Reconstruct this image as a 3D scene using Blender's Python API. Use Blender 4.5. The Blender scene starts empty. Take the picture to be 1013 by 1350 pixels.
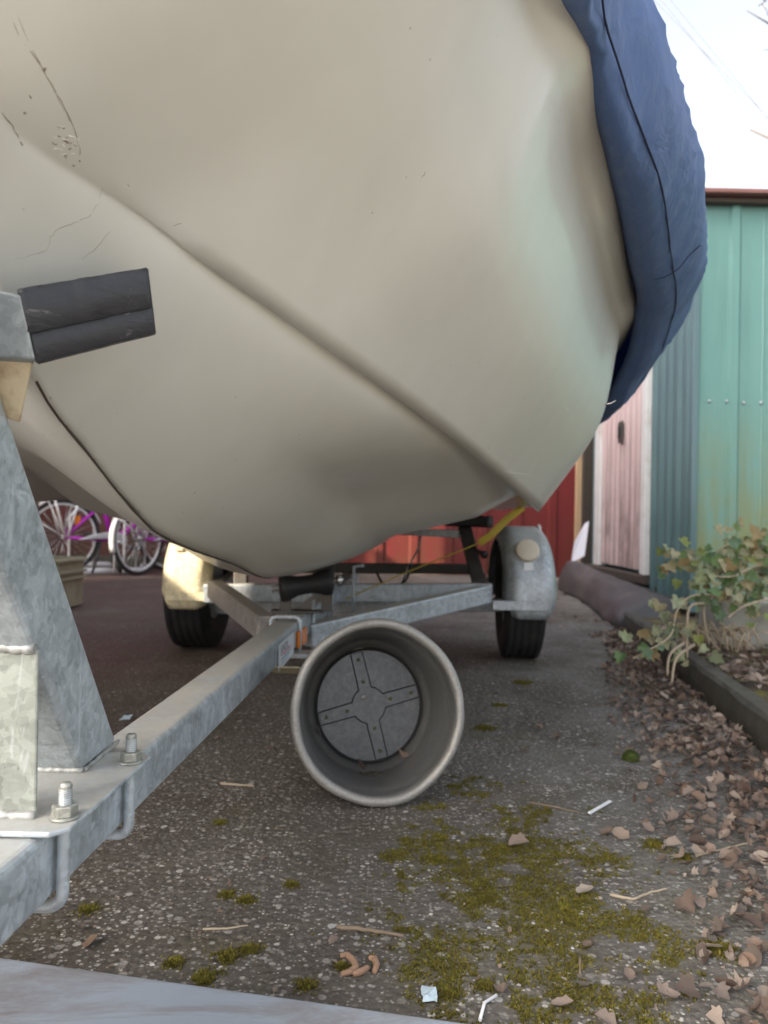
import bpy, bmesh, math, random
from mathutils import Vector, Matrix, noise as mnoise
R = math.radians
random.seed(7)
S = bpy.context.scene
COL = S.collection

# ------------------------------------------------------------------ camera
F = 1000.0
PITCH, ROLL = R(0.86), R(1.2)
f_ = Vector((0, math.cos(PITCH), math.sin(PITCH)))
r0 = Vector((1, 0, 0)); u0 = Vector((0, -math.sin(PITCH), math.cos(PITCH)))
r_ = r0*math.cos(ROLL) + u0*math.sin(ROLL)
u_ = u0*math.cos(ROLL) - r0*math.sin(ROLL)
CAM = Vector((0, 0, 0.5))
cam = bpy.data.cameras.new('camera'); cam_o = bpy.data.objects.new('camera', cam); COL.objects.link(cam_o)
cam.sensor_fit = 'VERTICAL'; cam.sensor_height = 36; cam.sensor_width = 27
cam.lens = F/1350*36
cam.clip_start = 0.02; cam.clip_end = 500
cam_o.matrix_world = Matrix(((r_.x, u_.x, -f_.x, CAM.x), (r_.y, u_.y, -f_.y, CAM.y), (r_.z, u_.z, -f_.z, CAM.z), (0, 0, 0, 1)))
cam.dof.use_dof = True; cam.dof.focus_distance = 0.78; cam.dof.aperture_fstop = 7.5
S.camera = cam_o

def ray(px, py): return f_ + r_*((px-506.5)/F) + u_*((675-py)/F)
def P(px, py, d): return CAM + ray(px, py)*d
def G(px, py, z=0.0):
    v = ray(px, py); return CAM + v*((z-CAM.z)/v.z)
def GY(px, py, y):            # ray cut by the plane Y = y
    v = ray(px, py); return CAM + v*(y/v.y)

# ------------------------------------------------------------------ object helpers
def tag(o, label=None, cat=None, group=None, kind=None):
    if label: o['label'] = label
    if cat: o['category'] = cat
    if group: o['group'] = group
    if kind: o['kind'] = kind
    return o
def thing(name, label, cat, loc=(0, 0, 0), group=None):
    o = bpy.data.objects.new(name, None); COL.objects.link(o); o.location = loc; o.empty_display_size = .05
    return tag(o, label, cat, group)

class MB:
    def __init__(s): s.v = []; s.f = []; s.sm = []
    def add(s, vs, fs, smooth=False):
        n = len(s.v); s.v += [Vector(v) for v in vs]
        for f in fs: s.f.append([i+n for i in f]); s.sm.append(smooth)
        return s
    def hexa(s, p):                       # 8 corners: bottom loop 0-3, top loop 4-7
        return s.add(p, [(0,3,2,1),(4,5,6,7),(0,1,5,4),(1,2,6,5),(2,3,7,6),(3,0,4,7)])
    def box(s, c, size, m=None):
        c = Vector(c); a, b, d = [x/2 for x in size]
        q = [Vector(t) for t in ((-a,-b,-d),(a,-b,-d),(a,b,-d),(-a,b,-d),(-a,-b,d),(a,-b,d),(a,b,d),(-a,b,d))]
        return s.hexa([c + (m @ t if m else t) for t in q])
    def bar(s, p, q, w, h, up=(0, 0, 1)):   # rectangular bar from p to q
        p, q = Vector(p), Vector(q); d = (q-p).normalized(); sd = d.cross(Vector(up)).normalized(); u = sd.cross(d)
        a, b = sd*w/2, u*h/2
        return s.hexa([p-a-b, p+a-b, q+a-b, q-a-b, p-a+b, p+a+b, q+a+b, q-a+b])
    def tube(s, pts, r, seg=10, closed=False, caps=True):
        pts = [Vector(p) for p in pts]; n = len(pts)
        rs = r if isinstance(r, (list, tuple)) else [r]*n
        rings = []; prev = None
        for i in range(n):
            if closed: t = pts[(i+1) % n]-pts[i-1]
            else: t = pts[min(i+1, n-1)]-pts[max(i-1, 0)]
            t.normalize()
            if prev is None:
                a = t.orthogonal().normalized()
            else:
                a = prev - t*prev.dot(t)
                a = a.normalized() if a.length > 1e-6 else t.orthogonal().normalized()
            prev = a; b = t.cross(a)
            rings.append([pts[i] + (a*math.cos(2*math.pi*k/seg)+b*math.sin(2*math.pi*k/seg))*rs[i] for k in range(seg)])
        vs = [v for g in rings for v in g]; fs = []
        for i in range(n if closed else n-1):
            j = (i+1) % n
            for k in range(seg):
                l = (k+1) % seg; fs.append((i*seg+k, i*seg+l, j*seg+l, j*seg+k))
        s.add(vs, fs, True)
        if caps and not closed:
            m = len(s.v)-len(vs)
            s.f.append([m+k for k in range(seg)][::-1]); s.sm.append(False)
            s.f.append([m+(n-1)*seg+k for k in range(seg)]); s.sm.append(False)
        return s
    def lathe(s, prof, org, ax, seg=48, sx=1.0, closed=False):     # prof: (r, t) along axis
        org = Vector(org); ax = Vector(ax).normalized()
        a = ax.cross(Vector((0, 0, 1)));  a = a.normalized() if a.length > 1e-4 else Vector((1, 0, 0))
        b = ax.cross(a)
        vs = []; fs = []; n = len(prof)
        for r, t in prof:
            for k in range(seg):
                w = 2*math.pi*k/seg; vs.append(org+ax*t+(a*math.cos(w)*sx+b*math.sin(w))*r)
        for i in range(n if closed else n-1):
            j = (i+1) % n
            for k in range(seg):
                l = (k+1) % seg; fs.append((i*seg+k, j*seg+k, j*seg+l, i*seg+l))
        return s.add(vs, fs, True)
    def prism(s, poly, off):                # planar polygon extruded by vector
        poly = [Vector(p) for p in poly]; off = Vector(off); n = len(poly)
        fs = [list(range(n))[::-1], list(range(n, 2*n))]+[(i, (i+1) % n, n+(i+1) % n, n+i) for i in range(n)]
        return s.add(poly+[p+off for p in poly], fs)
    def grid(s, rows, smooth=True):
        n, m = len(rows), len(rows[0])
        return s.add([v for g in rows for v in g], [(i*m+j, i*m+j+1, (i+1)*m+j+1, (i+1)*m+j) for i in range(n-1) for j in range(m-1)], smooth)
    def build(s, name, mat, parent=None, bevel=0, solid=0, normals=True, seg=2):
        me = bpy.data.meshes.new(name); me.from_pydata(s.v, [], s.f)
        me.polygons.foreach_set('use_smooth', s.sm); me.update()
        if normals:
            bm = bmesh.new(); bm.from_mesh(me); bmesh.ops.recalc_face_normals(bm, faces=bm.faces); bm.to_mesh(me); bm.free()
        o = bpy.data.objects.new(name, me); COL.objects.link(o)
        if mat: me.materials.append(mat)
        if parent is not None: hang(o, parent)
        if solid:
            k = o.modifiers.new('thick', 'SOLIDIFY'); k.thickness = solid; k.offset = 0
        if bevel:
            k = o.modifiers.new('bev', 'BEVEL'); k.width = bevel; k.segments = seg; k.limit_method = 'ANGLE'; k.angle_limit = R(40)
        return o
def wm(o):
    m = Matrix.LocRotScale(o.location, o.rotation_euler, o.scale)
    return (wm(o.parent) @ o.matrix_parent_inverse @ m) if o.parent else m
def hang(o, parent):
    o.parent = parent; o.matrix_parent_inverse = wm(parent).inverted()

def text_obj(txt, name, mat, parent, org, ex, ey, size):
    cu = bpy.data.curves.new(name, 'FONT'); cu.body = txt; cu.size = 1; cu.extrude = 0
    t = bpy.data.objects.new(name, cu); COL.objects.link(t)
    bpy.context.view_layer.update()
    me = bpy.data.meshes.new_from_object(t.evaluated_get(bpy.context.evaluated_depsgraph_get()))
    bpy.data.objects.remove(t)
    org, ex, ey = Vector(org), Vector(ex), Vector(ey)
    for v in me.vertices: v.co = org + ex*v.co.x*size + ey*v.co.y*size
    me.materials.clear(); me.materials.append(mat); me.name = name
    o = bpy.data.objects.new(name, me); COL.objects.link(o); hang(o, parent); return o

# ------------------------------------------------------------------ materials
class NT:
    def __init__(s, name):
        s.m = bpy.data.materials.new(name); s.m.use_nodes = True; s.t = s.m.node_tree; s.t.nodes.clear()
        s.out = s.n('ShaderNodeOutputMaterial'); s.b = s.n('ShaderNodeBsdfPrincipled'); s.l(s.b.outputs[0], s.out.inputs[0])
        s.co = s.n('ShaderNodeTexCoord').outputs['Object']
    def n(s, t, **k):
        x = s.t.nodes.new(t)
        for a, v in k.items(): setattr(x, a, v)
        return x
    def l(s, a, b): s.t.links.new(a, b)
    def set(s, k, v):
        i = s.b.inputs[k]
        if hasattr(v, 'is_linked') or isinstance(v, bpy.types.NodeSocket): s.l(v, i)
        else: i.default_value = v
    def mapped(s, sc):
        m = s.n('ShaderNodeMapping'); m.inputs['Scale'].default_value = sc; s.l(s.co, m.inputs[0]); return m.outputs[0]
    def noise(s, scale, detail=4, rough=.55, vec=None, dist=0):
        x = s.n('ShaderNodeTexNoise'); x.inputs['Scale'].default_value = scale; x.inputs['Detail'].default_value = detail
        x.inputs['Roughness'].default_value = rough; x.inputs['Distortion'].default_value = dist
        s.l(vec or s.co, x.inputs['Vector']); return x.outputs['Fac']
    def vor(s, scale, vec=None, feature='F1', rnd=1):
        x = s.n('ShaderNodeTexVoronoi', feature=feature); x.inputs['Scale'].default_value = scale; x.inputs['Randomness'].default_value = rnd
        s.l(vec or s.co, x.inputs['Vector']); return x
    def ramp(s, fac, stops, interp='LINEAR'):
        x = s.n('ShaderNodeValToRGB'); x.color_ramp.interpolation = interp; e = x.color_ramp.elements
        while len(e) < len(stops): e.new(.5)
        for i, (p, c) in enumerate(stops):
            e[i].position = p; e[i].color = (c, c, c, 1) if isinstance(c, (int, float)) else (*c, 1)
        s.l(fac, x.inputs[0]); return x.outputs[0]
    def mix(s, fac, a, b, mode='MIX'):
        x = s.n('ShaderNodeMix', data_type='RGBA', blend_type=mode)
        for sock, v in ((x.inputs[0], fac), (x.inputs[6], a), (x.inputs[7], b)):
            if isinstance(v, bpy.types.NodeSocket): s.l(v, sock)
            elif isinstance(v, (int, float)): sock.default_value = v if sock.type == 'VALUE' else (v, v, v, 1)
            else: sock.default_value = (*v, 1)
        return x.outputs[2]
    def math(s, op, a, b=0, c=None):
        x = s.n('ShaderNodeMath', operation=op)
        for i, v in enumerate((a, b, c)):
            if v is None: continue
            if isinstance(v, bpy.types.NodeSocket): s.l(v, x.inputs[i])
            else: x.inputs[i].default_value = v
        return x.outputs[0]
    def xyz(s, vec=None):
        x = s.n('ShaderNodeSeparateXYZ'); s.l(vec or s.co, x.inputs[0]); return x.outputs
    def bump(s, h, st=.3, dist=.002):
        x = s.n('ShaderNodeBump'); x.inputs['Strength'].default_value = st; x.inputs['Distance'].default_value = dist
        s.l(h, x.inputs['Height']); s.l(x.outputs[0], s.b.inputs['Normal']); return x

def simple(name, c, rough=.6, metal=0, var=.15, scale=30, bump=0, bscale=None, spec=.5, dirt=None):
    k = NT(name); n = k.noise(scale, 5)
    col = k.mix(n, tuple(x*(1-var) for x in c), tuple(min(1, x*(1+var)) for x in c))
    if dirt:
        d = k.ramp(k.noise(scale*.35, 6, .7), [(.5, 0), (.72, 1)]); col = k.mix(k.math('MULTIPLY', d, .7), col, dirt)
    k.set('Base Color', col); k.set('Metallic', metal); k.set('Specular IOR Level', spec)
    k.set('Roughness', k.ramp(n, [(0, max(.05, rough-.12)), (1, min(1, rough+.12))]))
    if bump: k.bump(k.noise(bscale or scale*4, 4), bump, .002)
    return k.m

def galv(name, c=(.48, .525, .555), metal=.5, dust=.3, dustc=(.50, .46, .39)):
    k = NT(name)
    wp = k.n('ShaderNodeVectorMath', operation='ADD'); nn = k.n('ShaderNodeTexNoise'); nn.inputs['Scale'].default_value = 30; k.l(k.co, nn.inputs['Vector'])
    sc_ = k.n('ShaderNodeVectorMath', operation='SCALE'); sc_.inputs['Scale'].default_value = .03; k.l(nn.outputs['Color'], sc_.inputs[0]); k.l(k.co, wp.inputs[0]); k.l(sc_.outputs[0], wp.inputs[1])
    v = k.vor(62, wp.outputs[0]); w = k.vor(150, wp.outputs[0])
    sp = k.math('ADD', k.math('MULTIPLY', k.xyz(v.outputs['Color'])[0], .45), k.math('MULTIPLY', k.xyz(w.outputs['Color'])[0], .55))
    big = k.noise(11, 6, .7, dist=.8)
    t = k.math('ADD', k.math('MULTIPLY', sp, .32), k.math('MULTIPLY', big, .68))
    col = k.ramp(t, [(.25, tuple(x*.62 for x in c)), (.5, c), (.75, tuple(min(1, x*1.38) for x in c))])
    streak = k.ramp(k.noise(1, 4, .6, k.mapped((55, 55, 11)), dist=.7), [(.58, 0), (.68, 1)])
    col = k.mix(k.math('MULTIPLY', streak, .55), col, (.70, .75, .79))
    nz = k.n('ShaderNodeNewGeometry'); up = k.xyz(nz.outputs['Normal'])[2]
    up = k.math('MULTIPLY', k.ramp(up, [(.5, 0), (.95, 1)]), k.ramp(k.noise(22, 6, .7), [(.3, .35), (.7, 1)]))
    up = k.math('MULTIPLY', up, dust*2.4)
    col = k.mix(up, col, dustc)
    specks = k.ramp(k.vor(170).outputs['Distance'], [(.06, 1), (.12, 0)])
    specks = k.math('MULTIPLY', specks, k.ramp(k.noise(14, 2), [(.52, 0), (.6, 1)]))
    col = k.mix(k.math('MULTIPLY', specks, .6), col, (.08, .07, .06))
    k.set('Base Color', col); k.set('Metallic', k.math('MULTIPLY', k.math('SUBTRACT', 1.0, up), metal))
    k.set('Roughness', k.ramp(t, [(.2, .38), (.8, .62)]))
    k.bump(k.math('ADD', k.noise(60, 5), k.math('MULTIPLY', sp, .3)), .25, .0015)
    return k.m
M_galv = galv('galvanised_steel', dust=.42)
M_galv2 = galv('galvanised_frame', (.48, .51, .53), .4, .3)
M_galvc = galv('galvanised_cream', (.72, .63, .42), .0, .02)
M_nut = galv('zinc_bolt', (.40, .40, .36), .7, .05)

def hull_mat():
    k = NT('gelcoat'); o = k.xyz()
    n = k.noise(2.2, 3, .5); n2 = k.noise(9, 2, .5)
    col = k.mix(n, (.545, .54, .49), (.565, .56, .51))
    st = k.ramp(k.noise(1, 2, .5, k.mapped((22, 22, 1.6))), [(.35, 0), (.8, 1)])
    col = k.mix(k.math('MULTIPLY', st, .25), col, (.66, .655, .61))
    # dirt specks: denser near the forefoot
    vs = k.vor(58); sp = k.math('MULTIPLY', k.ramp(vs.outputs['Distance'], [(.045, 1), (.085, 0)]), k.ramp(k.xyz(vs.outputs['Color'])[0], [(.70, 0), (.72, 1)]))
    dens = k.ramp(k.noise(3.2, 3, .6), [(.44, 0), (.56, 1)])
    sp = k.math('MULTIPLY', sp, dens)
    sp2 = k.ramp(k.vor(26).outputs['Distance'], [(.018, 1), (.036, 0)])
    sp = k.math('MAXIMUM', sp, k.math('MULTIPLY', sp2, .7))
    col = k.mix(k.math('MULTIPLY', sp, .75), col, (.10, .085, .06))
    # yellowish band low on the bottom
    lo = k.n('ShaderNodeMapRange'); lo.inputs[1].default_value = .36; lo.inputs[2].default_value = .52; lo.inputs[3].default_value = 1; lo.inputs[4].default_value = 0
    k.l(o[2], lo.inputs[0])
    col = k.mix(k.math('MULTIPLY', k.math('MULTIPLY', lo.outputs[0], k.noise(1, 4, .6, k.mapped((4, 4, 40)))), .5), col, (.42, .36, .22))
    k.set('Base Color', col); k.set('Roughness', .33)
    k.set('Coat Weight', .28); k.set('Coat Roughness', .07)
    k.bump(k.noise(5, 3), .05, .01)
    return k.m
M_hull = hull_mat()

def tarp_mat():
    k = NT('blue_tarpaulin')
    n = k.noise(12, 6, .65); st = k.noise(1, 5, .65, k.mapped((60, 14, 22)))
    col = k.mix(n, (.085, .15, .35), (.13, .23, .48))
    col = k.mix(k.math('MULTIPLY', k.ramp(st, [(.5, 0), (.8, 1)]), .55), col, (.22, .30, .48))
    k.set('Base Color', col); k.set('Roughness', .55); k.set('Specular IOR Level', .45)
    w = k.n('ShaderNodeTexWave'); w.inputs['Scale'].default_value = 420; w.inputs['Distortion'].default_value = .5; k.l(k.co, w.inputs[0])
    h = k.math('ADD', k.math('MULTIPLY', k.noise(1, 4, .6, k.mapped((26, 10, 16)), dist=.8), 1.0), k.math('MULTIPLY', w.outputs['Fac'], .02))
    k.bump(h, .45, .02)
    tr = k.n('ShaderNodeBsdfTranslucent'); tr.inputs[0].default_value = (.03, .07, .24, 1)
    mx = k.n('ShaderNodeMixShader'); mx.inputs[0].default_value = .25
    k.l(k.b.outputs[0], mx.inputs[1]); k.l(tr.outputs[0], mx.inputs[2]); k.l(mx.outputs[0], k.out.inputs[0])
    return k.m
M_tarp = tarp_mat()

MOSS = [(.17, .80, .12), (.13, .98, .16), (.20, 1.05, .14), (.11, 1.22, .13), (.23, .72, .10), (.28, .92, .10), (.18, 1.40, .13), (.30, .68, .07), (.09, .80, .06)]
def moss_amt(x, y):
    r = max(0, 1-math.hypot((x-.20)/.30, (y-1.02)/.62)**2)*1.0
    for cx, cy, q in MOSS: r = max(r, .75*max(0, 1-(math.hypot(x-cx, y-cy)/(q*1.2))**2))
    n = mnoise.fractal(Vector((x*9, y*9, 3.1)), 1.0, 2.0, 3); m = mnoise.fractal(Vector((x*30, y*30, 8.1)), 1.0, 2.0, 3)
    return r*.95+n*.40+m*.38-.52

def ground_mat():
    k = NT('old_asphalt'); o = k.xyz()
    big = k.noise(1.7, 5, .6); mid = k.noise(7, 6, .65); fine = k.noise(120, 5, .7)
    col = k.mix(fine, (.045, .036, .029), (.135, .112, .09))
    col = k.mix(k.ramp(big, [(.35, 0), (.7, 1)]), col, k.mix(fine, (.085, .073, .062), (.215, .192, .165)))
    gx = k.n('ShaderNodeMapRange'); gx.inputs[1].default_value = .05; gx.inputs[2].default_value = .45; k.l(o[0], gx.inputs[0])
    pale = k.math('MULTIPLY', gx.outputs[0], k.ramp(k.noise(3.3, 5, .65), [(.38, 0), (.62, 1)]))
    col = k.mix(k.math('MULTIPLY', pale, .7), col, k.mix(fine, (.15, .145, .135), (.32, .31, .29)))
    dk = k.ramp(k.noise(4.2, 6, .7), [(.48, 0), (.66, 1)])
    col = k.mix(k.math('MULTIPLY', dk, .6), col, k.mix(fine, (.04, .029, .021), (.10, .076, .058)))
    # aggregate stones of two sizes, worn flush with the surface
    for sc, lo, hi, thr in ((105, .28, .38, .38), (190, .30, .42, .40), (58, .26, .33, .60)):
        v = k.vor(sc); c = k.xyz(v.outputs['Color'])
        m = k.math('MULTIPLY', k.ramp(v.outputs['Distance'], [(lo, 1), (hi, 0)]), k.ramp(c[0], [(thr, 0), (thr+.06, 1)]))
        m = k.math('MULTIPLY', m, k.ramp(mid, [(.3, .25), (.62, 1)]))
        sc_ = k.ramp(c[1], [(0, (.12, .105, .09)), (.4, (.26, .235, .205)), (.8, (.44, .41, .37)), (1, (.66, .63, .58))])
        col = k.mix(k.math('MULTIPLY', m, .92), col, sc_)
    # red tint growing towards the left, broken up by noise
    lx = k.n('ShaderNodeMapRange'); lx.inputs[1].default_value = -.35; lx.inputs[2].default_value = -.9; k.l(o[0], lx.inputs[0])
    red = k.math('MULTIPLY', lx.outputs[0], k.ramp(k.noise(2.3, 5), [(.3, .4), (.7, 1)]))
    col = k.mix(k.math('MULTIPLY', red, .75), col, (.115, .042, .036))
    # thin algae film
    al = k.ramp(k.noise(3.1, 6, .7), [(.5, 0), (.68, 1)])
    col = k.mix(k.math('MULTIPLY', al, .45), col, (.085, .082, .03))
    a = k.n('ShaderNodeAttribute', attribute_name='moss')
    ms = k.ramp(k.math('ADD', a.outputs['Fac'], k.math('MULTIPLY', k.math('SUBTRACT', k.noise(45, 5, .7), .5), .9)), [(.15, 0), (.75, 1)])
    col = k.mix(k.math('MULTIPLY', ms, .75), col, k.mix(k.noise(70, 3), (.075, .062, .02), (.15, .135, .03)))
    k.set('Base Color', col); k.set('Roughness', k.ramp(fine, [(.2, .6), (.8, .95)])); k.set('Specular IOR Level', .35)
    h = k.math('ADD', k.math('MULTIPLY', fine, .8), k.math('ADD', k.math('MULTIPLY', mid, 1.0), k.math('MULTIPLY', k.vor(95).outputs['Distance'], -.8)))
    k.bump(h, .75, .006)
    return k.m
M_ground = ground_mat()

def wall_mat(name, c1, c2, dirtc, lowz=.45, rough=.5, ysc=1, spec=.4):
    k = NT(name); o = k.xyz()
    n = k.noise(3, 5, .6); st = k.noise(1, 5, .65, k.mapped((14, 14, 1.1)))
    col = k.mix(n, c1, c2); col = k.mix(k.math('MULTIPLY', k.ramp(st, [(.45, 0), (.8, 1)]), .4), col, tuple(x*.6 for x in c1))
    mr = k.n('ShaderNodeMapRange'); mr.inputs[1].default_value = lowz+.45; mr.inputs[2].default_value = lowz-.25; k.l(o[2], mr.inputs[0])
    d = k.math('MULTIPLY', mr.outputs[0], k.ramp(k.math('ADD', k.math('MULTIPLY', st, .6), k.math('MULTIPLY', k.noise(6, 5, .7), .4)), [(.36, 0), (.58, 1)]))
    col = k.mix(k.math('MULTIPLY', d, .85), col, dirtc)
    k.set('Base Color', col); k.set('Roughness', rough); k.set('Specular IOR Level', spec)
    k.bump(k.noise(25, 4), .15, .003)
    return k.m
M_green = wall_mat('mint_green_sheet', (.115, .25, .23), (.15, .305, .275), (.20, .21, .08), .72)
M_teal = wall_mat('dull_teal_sheet', (.09, .155, .175), (.13, .205, .215), (.06, .12, .12), .5)
M_pink = wall_mat('faded_pink_door', (.62, .44, .44), (.74, .60, .59), (.16, .12, .105), .80)
M_red = wall_mat('dark_red_sheet', (.15, .016, .018), (.20, .028, .024), (.12, .045, .025), .25)
M_brown = wall_mat('brown_red_boards', (.10, .018, .02), (.14, .03, .028), (.075, .05, .025), .4)
M_white = simple('white_paint', (.74, .73, .72), .45, var=.08, scale=12, dirt=(.45, .38, .30))
M_whiteclean = simple('white_plastic', (.8, .8, .8), .4, var=.04)
M_roofred = simple('red_brown_roof_edge', (.22, .10, .085), .7, var=.25, scale=20)
M_dark = simple('dark_timber', (.06, .045, .035), .8, var=.3, scale=25, bump=.3)
M_tan = simple('pale_timber', (.50, .34, .20), .7, var=.15, scale=18, bump=.2)
M_rubber = simple('black_rubber', (.018, .018, .02), .55, var=.3, scale=60, bump=.2)
M_tyre = simple('worn_tyre', (.022, .022, .023), .75, var=.35, scale=40, bump=.25, dirt=(.07, .06, .05))
M_steeldk = simple('dark_steel', (.09, .085, .078), .5, .5, var=.3, scale=30, dirt=(.10, .06, .04))
M_yellow = simple('yellow_strap', (.42, .30, .015), .6, var=.15)
M_orange = simple('orange_reflector', (.85, .22, .012), .25, var=.1, scale=90)
M_cream = simple('cream_reflector', (.66, .57, .44), .35, var=.12, scale=30)
M_soil = simple('bed_soil', (.065, .045, .03), .95, var=.5, scale=35, bump=.8, bscale=70, dirt=(.30, .28, .05))
M_kerb = simple('mossy_kerb', (.085, .078, .064), .95, var=.5, scale=24, bump=.8, bscale=60, dirt=(.05, .055, .015))
M_stone = simple('grey_block', (.38, .37, .33), .85, var=.25, scale=22, bump=.4, dirt=(.13, .12, .08))
M_crate = simple('beige_plastic', (.36, .33, .22), .5, var=.15, scale=14, dirt=(.16, .14, .09))
M_plank = None
M_purple = simple('purple_paint', (.48, .03, .46), .3, var=.15, scale=15)
M_chrome = simple('bright_steel', (.62, .62, .62), .25, .85, var=.1)
M_redlens = simple('red_lens', (.55, .015, .02), .25, var=.1)
M_guard = simple('grey_chain_guard', (.52, .53, .54), .35, var=.08)
M_twig = simple('dry_twig', (.23, .17, .12), .85, var=.3, scale=60)
M_palestem = simple('pale_stem', (.42, .34, .24), .8, var=.25, scale=40)
M_bark = simple('tree_bark', (.10, .085, .07), .9, var=.35, scale=30, bump=.5)
M_catkin = simple('dry_catkin', (.36, .22, .14), .9, var=.3, scale=200, bump=.8, bscale=500)
M_cable = simple('overhead_cable', (.09, .09, .095), .6)
M_mat = simple('weathered_grey_sheet', (.07, .066, .068), .55, var=.3, scale=7, bump=.2, bscale=14, dirt=(.17, .15, .14))
M_blackpaint = simple('black_ink', (.02, .02, .02), .5, var=0)
M_redink = simple('red_ink', (.45, .02, .03), .5, var=0)
M_blueink = simple('blue_grey_ink', (.25, .33, .45), .5, var=0)
M_hole = simple('black_hole', (.004, .004, .004), .9, var=0)
M_board = simple('pale_board', (.62, .60, .66), .5, var=.06)

def plank_mat():
    k = NT('weathered_aluminium_board')
    n = k.noise(1, 6, .65, k.mapped((2.2, 16, 16))); f = k.noise(60, 5, .7)
    col = k.mix(n, (.30, .34, .40), (.40, .44, .50))
    d = k.ramp(k.noise(1, 6, .7, k.mapped((5, 17, 8)), dist=.5), [(.48, 0), (.72, 1)])
    col = k.mix(k.math('MULTIPLY', d, .8), col, (.20, .15, .11))
    col = k.mix(k.math('MULTIPLY', k.ramp(f, [(.6, 0), (.75, 1)]), .3), col, (.5, .52, .55))
    k.set('Base Color', col); k.set('Roughness', .5); k.set('Metallic', .25); k.bump(f, .25, .001); return k.m
M_plank = plank_mat()

def bucket_mat(name, c, rough, sc):
    k = NT(name); n = k.noise(sc, 5, .6); v = k.vor(sc*9); fl_ = k.ramp(k.noise(sc*11, 4, .8), [(.42, 0), (.68, 1)]); r = k.noise(1, 3, .6, k.mapped((1.5, 40, 1.5)))
    col = k.mix(n, tuple(x*.7 for x in c), tuple(x*1.25 for x in c))
    col = k.mix(k.math('MULTIPLY', fl_, .25 if sc > 10 else .06), col, (.75, .74, .70)); col = k.mix(k.math('MULTIPLY', k.ramp(k.noise(9, 6, .75), [(.55, 0), (.75, 1)]), .4), col, (.26, .23, .19))
    k.set('Base Color', col); k.set('Metallic', .45); k.set('Roughness', rough); k.bump(k.math('ADD', k.noise(sc*8, 4), r), .2, .001); return k.m
M_bucket = bucket_mat('zinc_tub_wall', (.20, .195, .185), .36, 5)
M_rim = bucket_mat('zinc_tub_rim', (.30, .285, .265), .55, 22)
M_disc = bucket_mat('zinc_tub_floor', (.085, .085, .09), .33, 7)
M_groove = simple('dark_groove', (.012, .011, .011), .8, var=.2)

def leaf_mat(name, cs, rough=.75, trans=.15):
    k = NT(name); i = k.n('ShaderNodeObjectInfo').outputs['Random']; g = k.n('ShaderNodeNewGeometry').outputs['Random Per Island']
    rr = k.math('FRACT', k.math('ADD', i, g))
    col = k.ramp(rr, [(j/(len(cs)-1), c) for j, c in enumerate(cs)])
    n = k.noise(38, 5, .65); col = k.mix(k.math('MULTIPLY', k.ramp(n, [(.4, 0), (.75, 1)]), .55), col, tuple(x*.45 for x in cs[0]))
    k.set('Base Color', col); k.set('Roughness', rough); k.set('Specular IOR Level', .25); k.bump(k.noise(80, 3), .3, .002)
    tr = k.n('ShaderNodeBsdfTranslucent'); k.l(col, tr.inputs[0])
    mx = k.n('ShaderNodeMixShader'); mx.inputs[0].default_value = trans
    k.l(k.b.outputs[0], mx.inputs[1]); k.l(tr.outputs[0], mx.inputs[2]); k.l(mx.outputs[0], k.out.inputs[0])
    return k.m
M_leaf = leaf_mat('dead_leaf', [(.14, .095, .075), (.26, .195, .155), (.38, .30, .245), (.17, .115, .09), (.47, .39, .32), (.26, .165, .11), (.25, .21, .18), (.10, .072, .058), (.33, .25, .20)])
M_ivy = leaf_mat('ivy_leaf', [(.09, .15, .045), (.17, .27, .12), (.28, .30, .08), (.38, .42, .27), (.36, .24, .11), (.13, .24, .15), (.45, .40, .26), (.07, .11, .04)], .45, .25)
M_moss = leaf_mat('moss', [(.10, .085, .016), (.24, .21, .03), (.09, .09, .018), (.32, .28, .05), (.13, .075, .03), (.20, .19, .025)], .95, .1)
M_stones = leaf_mat('grit', [(.18, .16, .14), (.34, .32, .29), (.50, .48, .44), (.25, .2, .15)], .8, 0)

# ------------------------------------------------------------------ world and sun
SUN_AZ = Vector((-.86, -.50, 0)).normalized(); ELEV = R(31)
W = bpy.data.worlds.new('World'); S.world = W; W.use_nodes = True
wt = W.node_tree; bg = wt.nodes['Background']
sky = wt.nodes.new('ShaderNodeTexSky'); sky.sky_type = 'NISHITA'; sky.sun_disc = False
sky.sun_elevation = ELEV; sky.sun_rotation = math.atan2(SUN_AZ.x, SUN_AZ.y)
sky.dust_density = 6.0; sky.air_density = 1.0; sky.ozone_density = 1.0
hs = wt.nodes.new('ShaderNodeHueSaturation'); hs.inputs['Saturation'].default_value = .4; wt.links.new(sky.outputs[0], hs.inputs['Color'])
wt.links.new(hs.outputs[0], bg.inputs[0]); bg.inputs[1].default_value = .15
sl = bpy.data.lights.new('sun', 'SUN'); sl.energy = 3.0; sl.angle = R(.6); sl.color = (1, .87, .70)
so = bpy.data.objects.new('sun', sl); COL.objects.link(so)
sd = (SUN_AZ*math.cos(ELEV) + Vector((0, 0, math.sin(ELEV))))
so.rotation_euler = sd.to_track_quat('Z', 'Y').to_euler()
so.location = (-5, -3, 6)
S.view_settings.view_transform = 'Standard'; S.view_settings.look = 'None'; S.view_settings.gamma = 1
S.view_settings.exposure = 1.8

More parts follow.
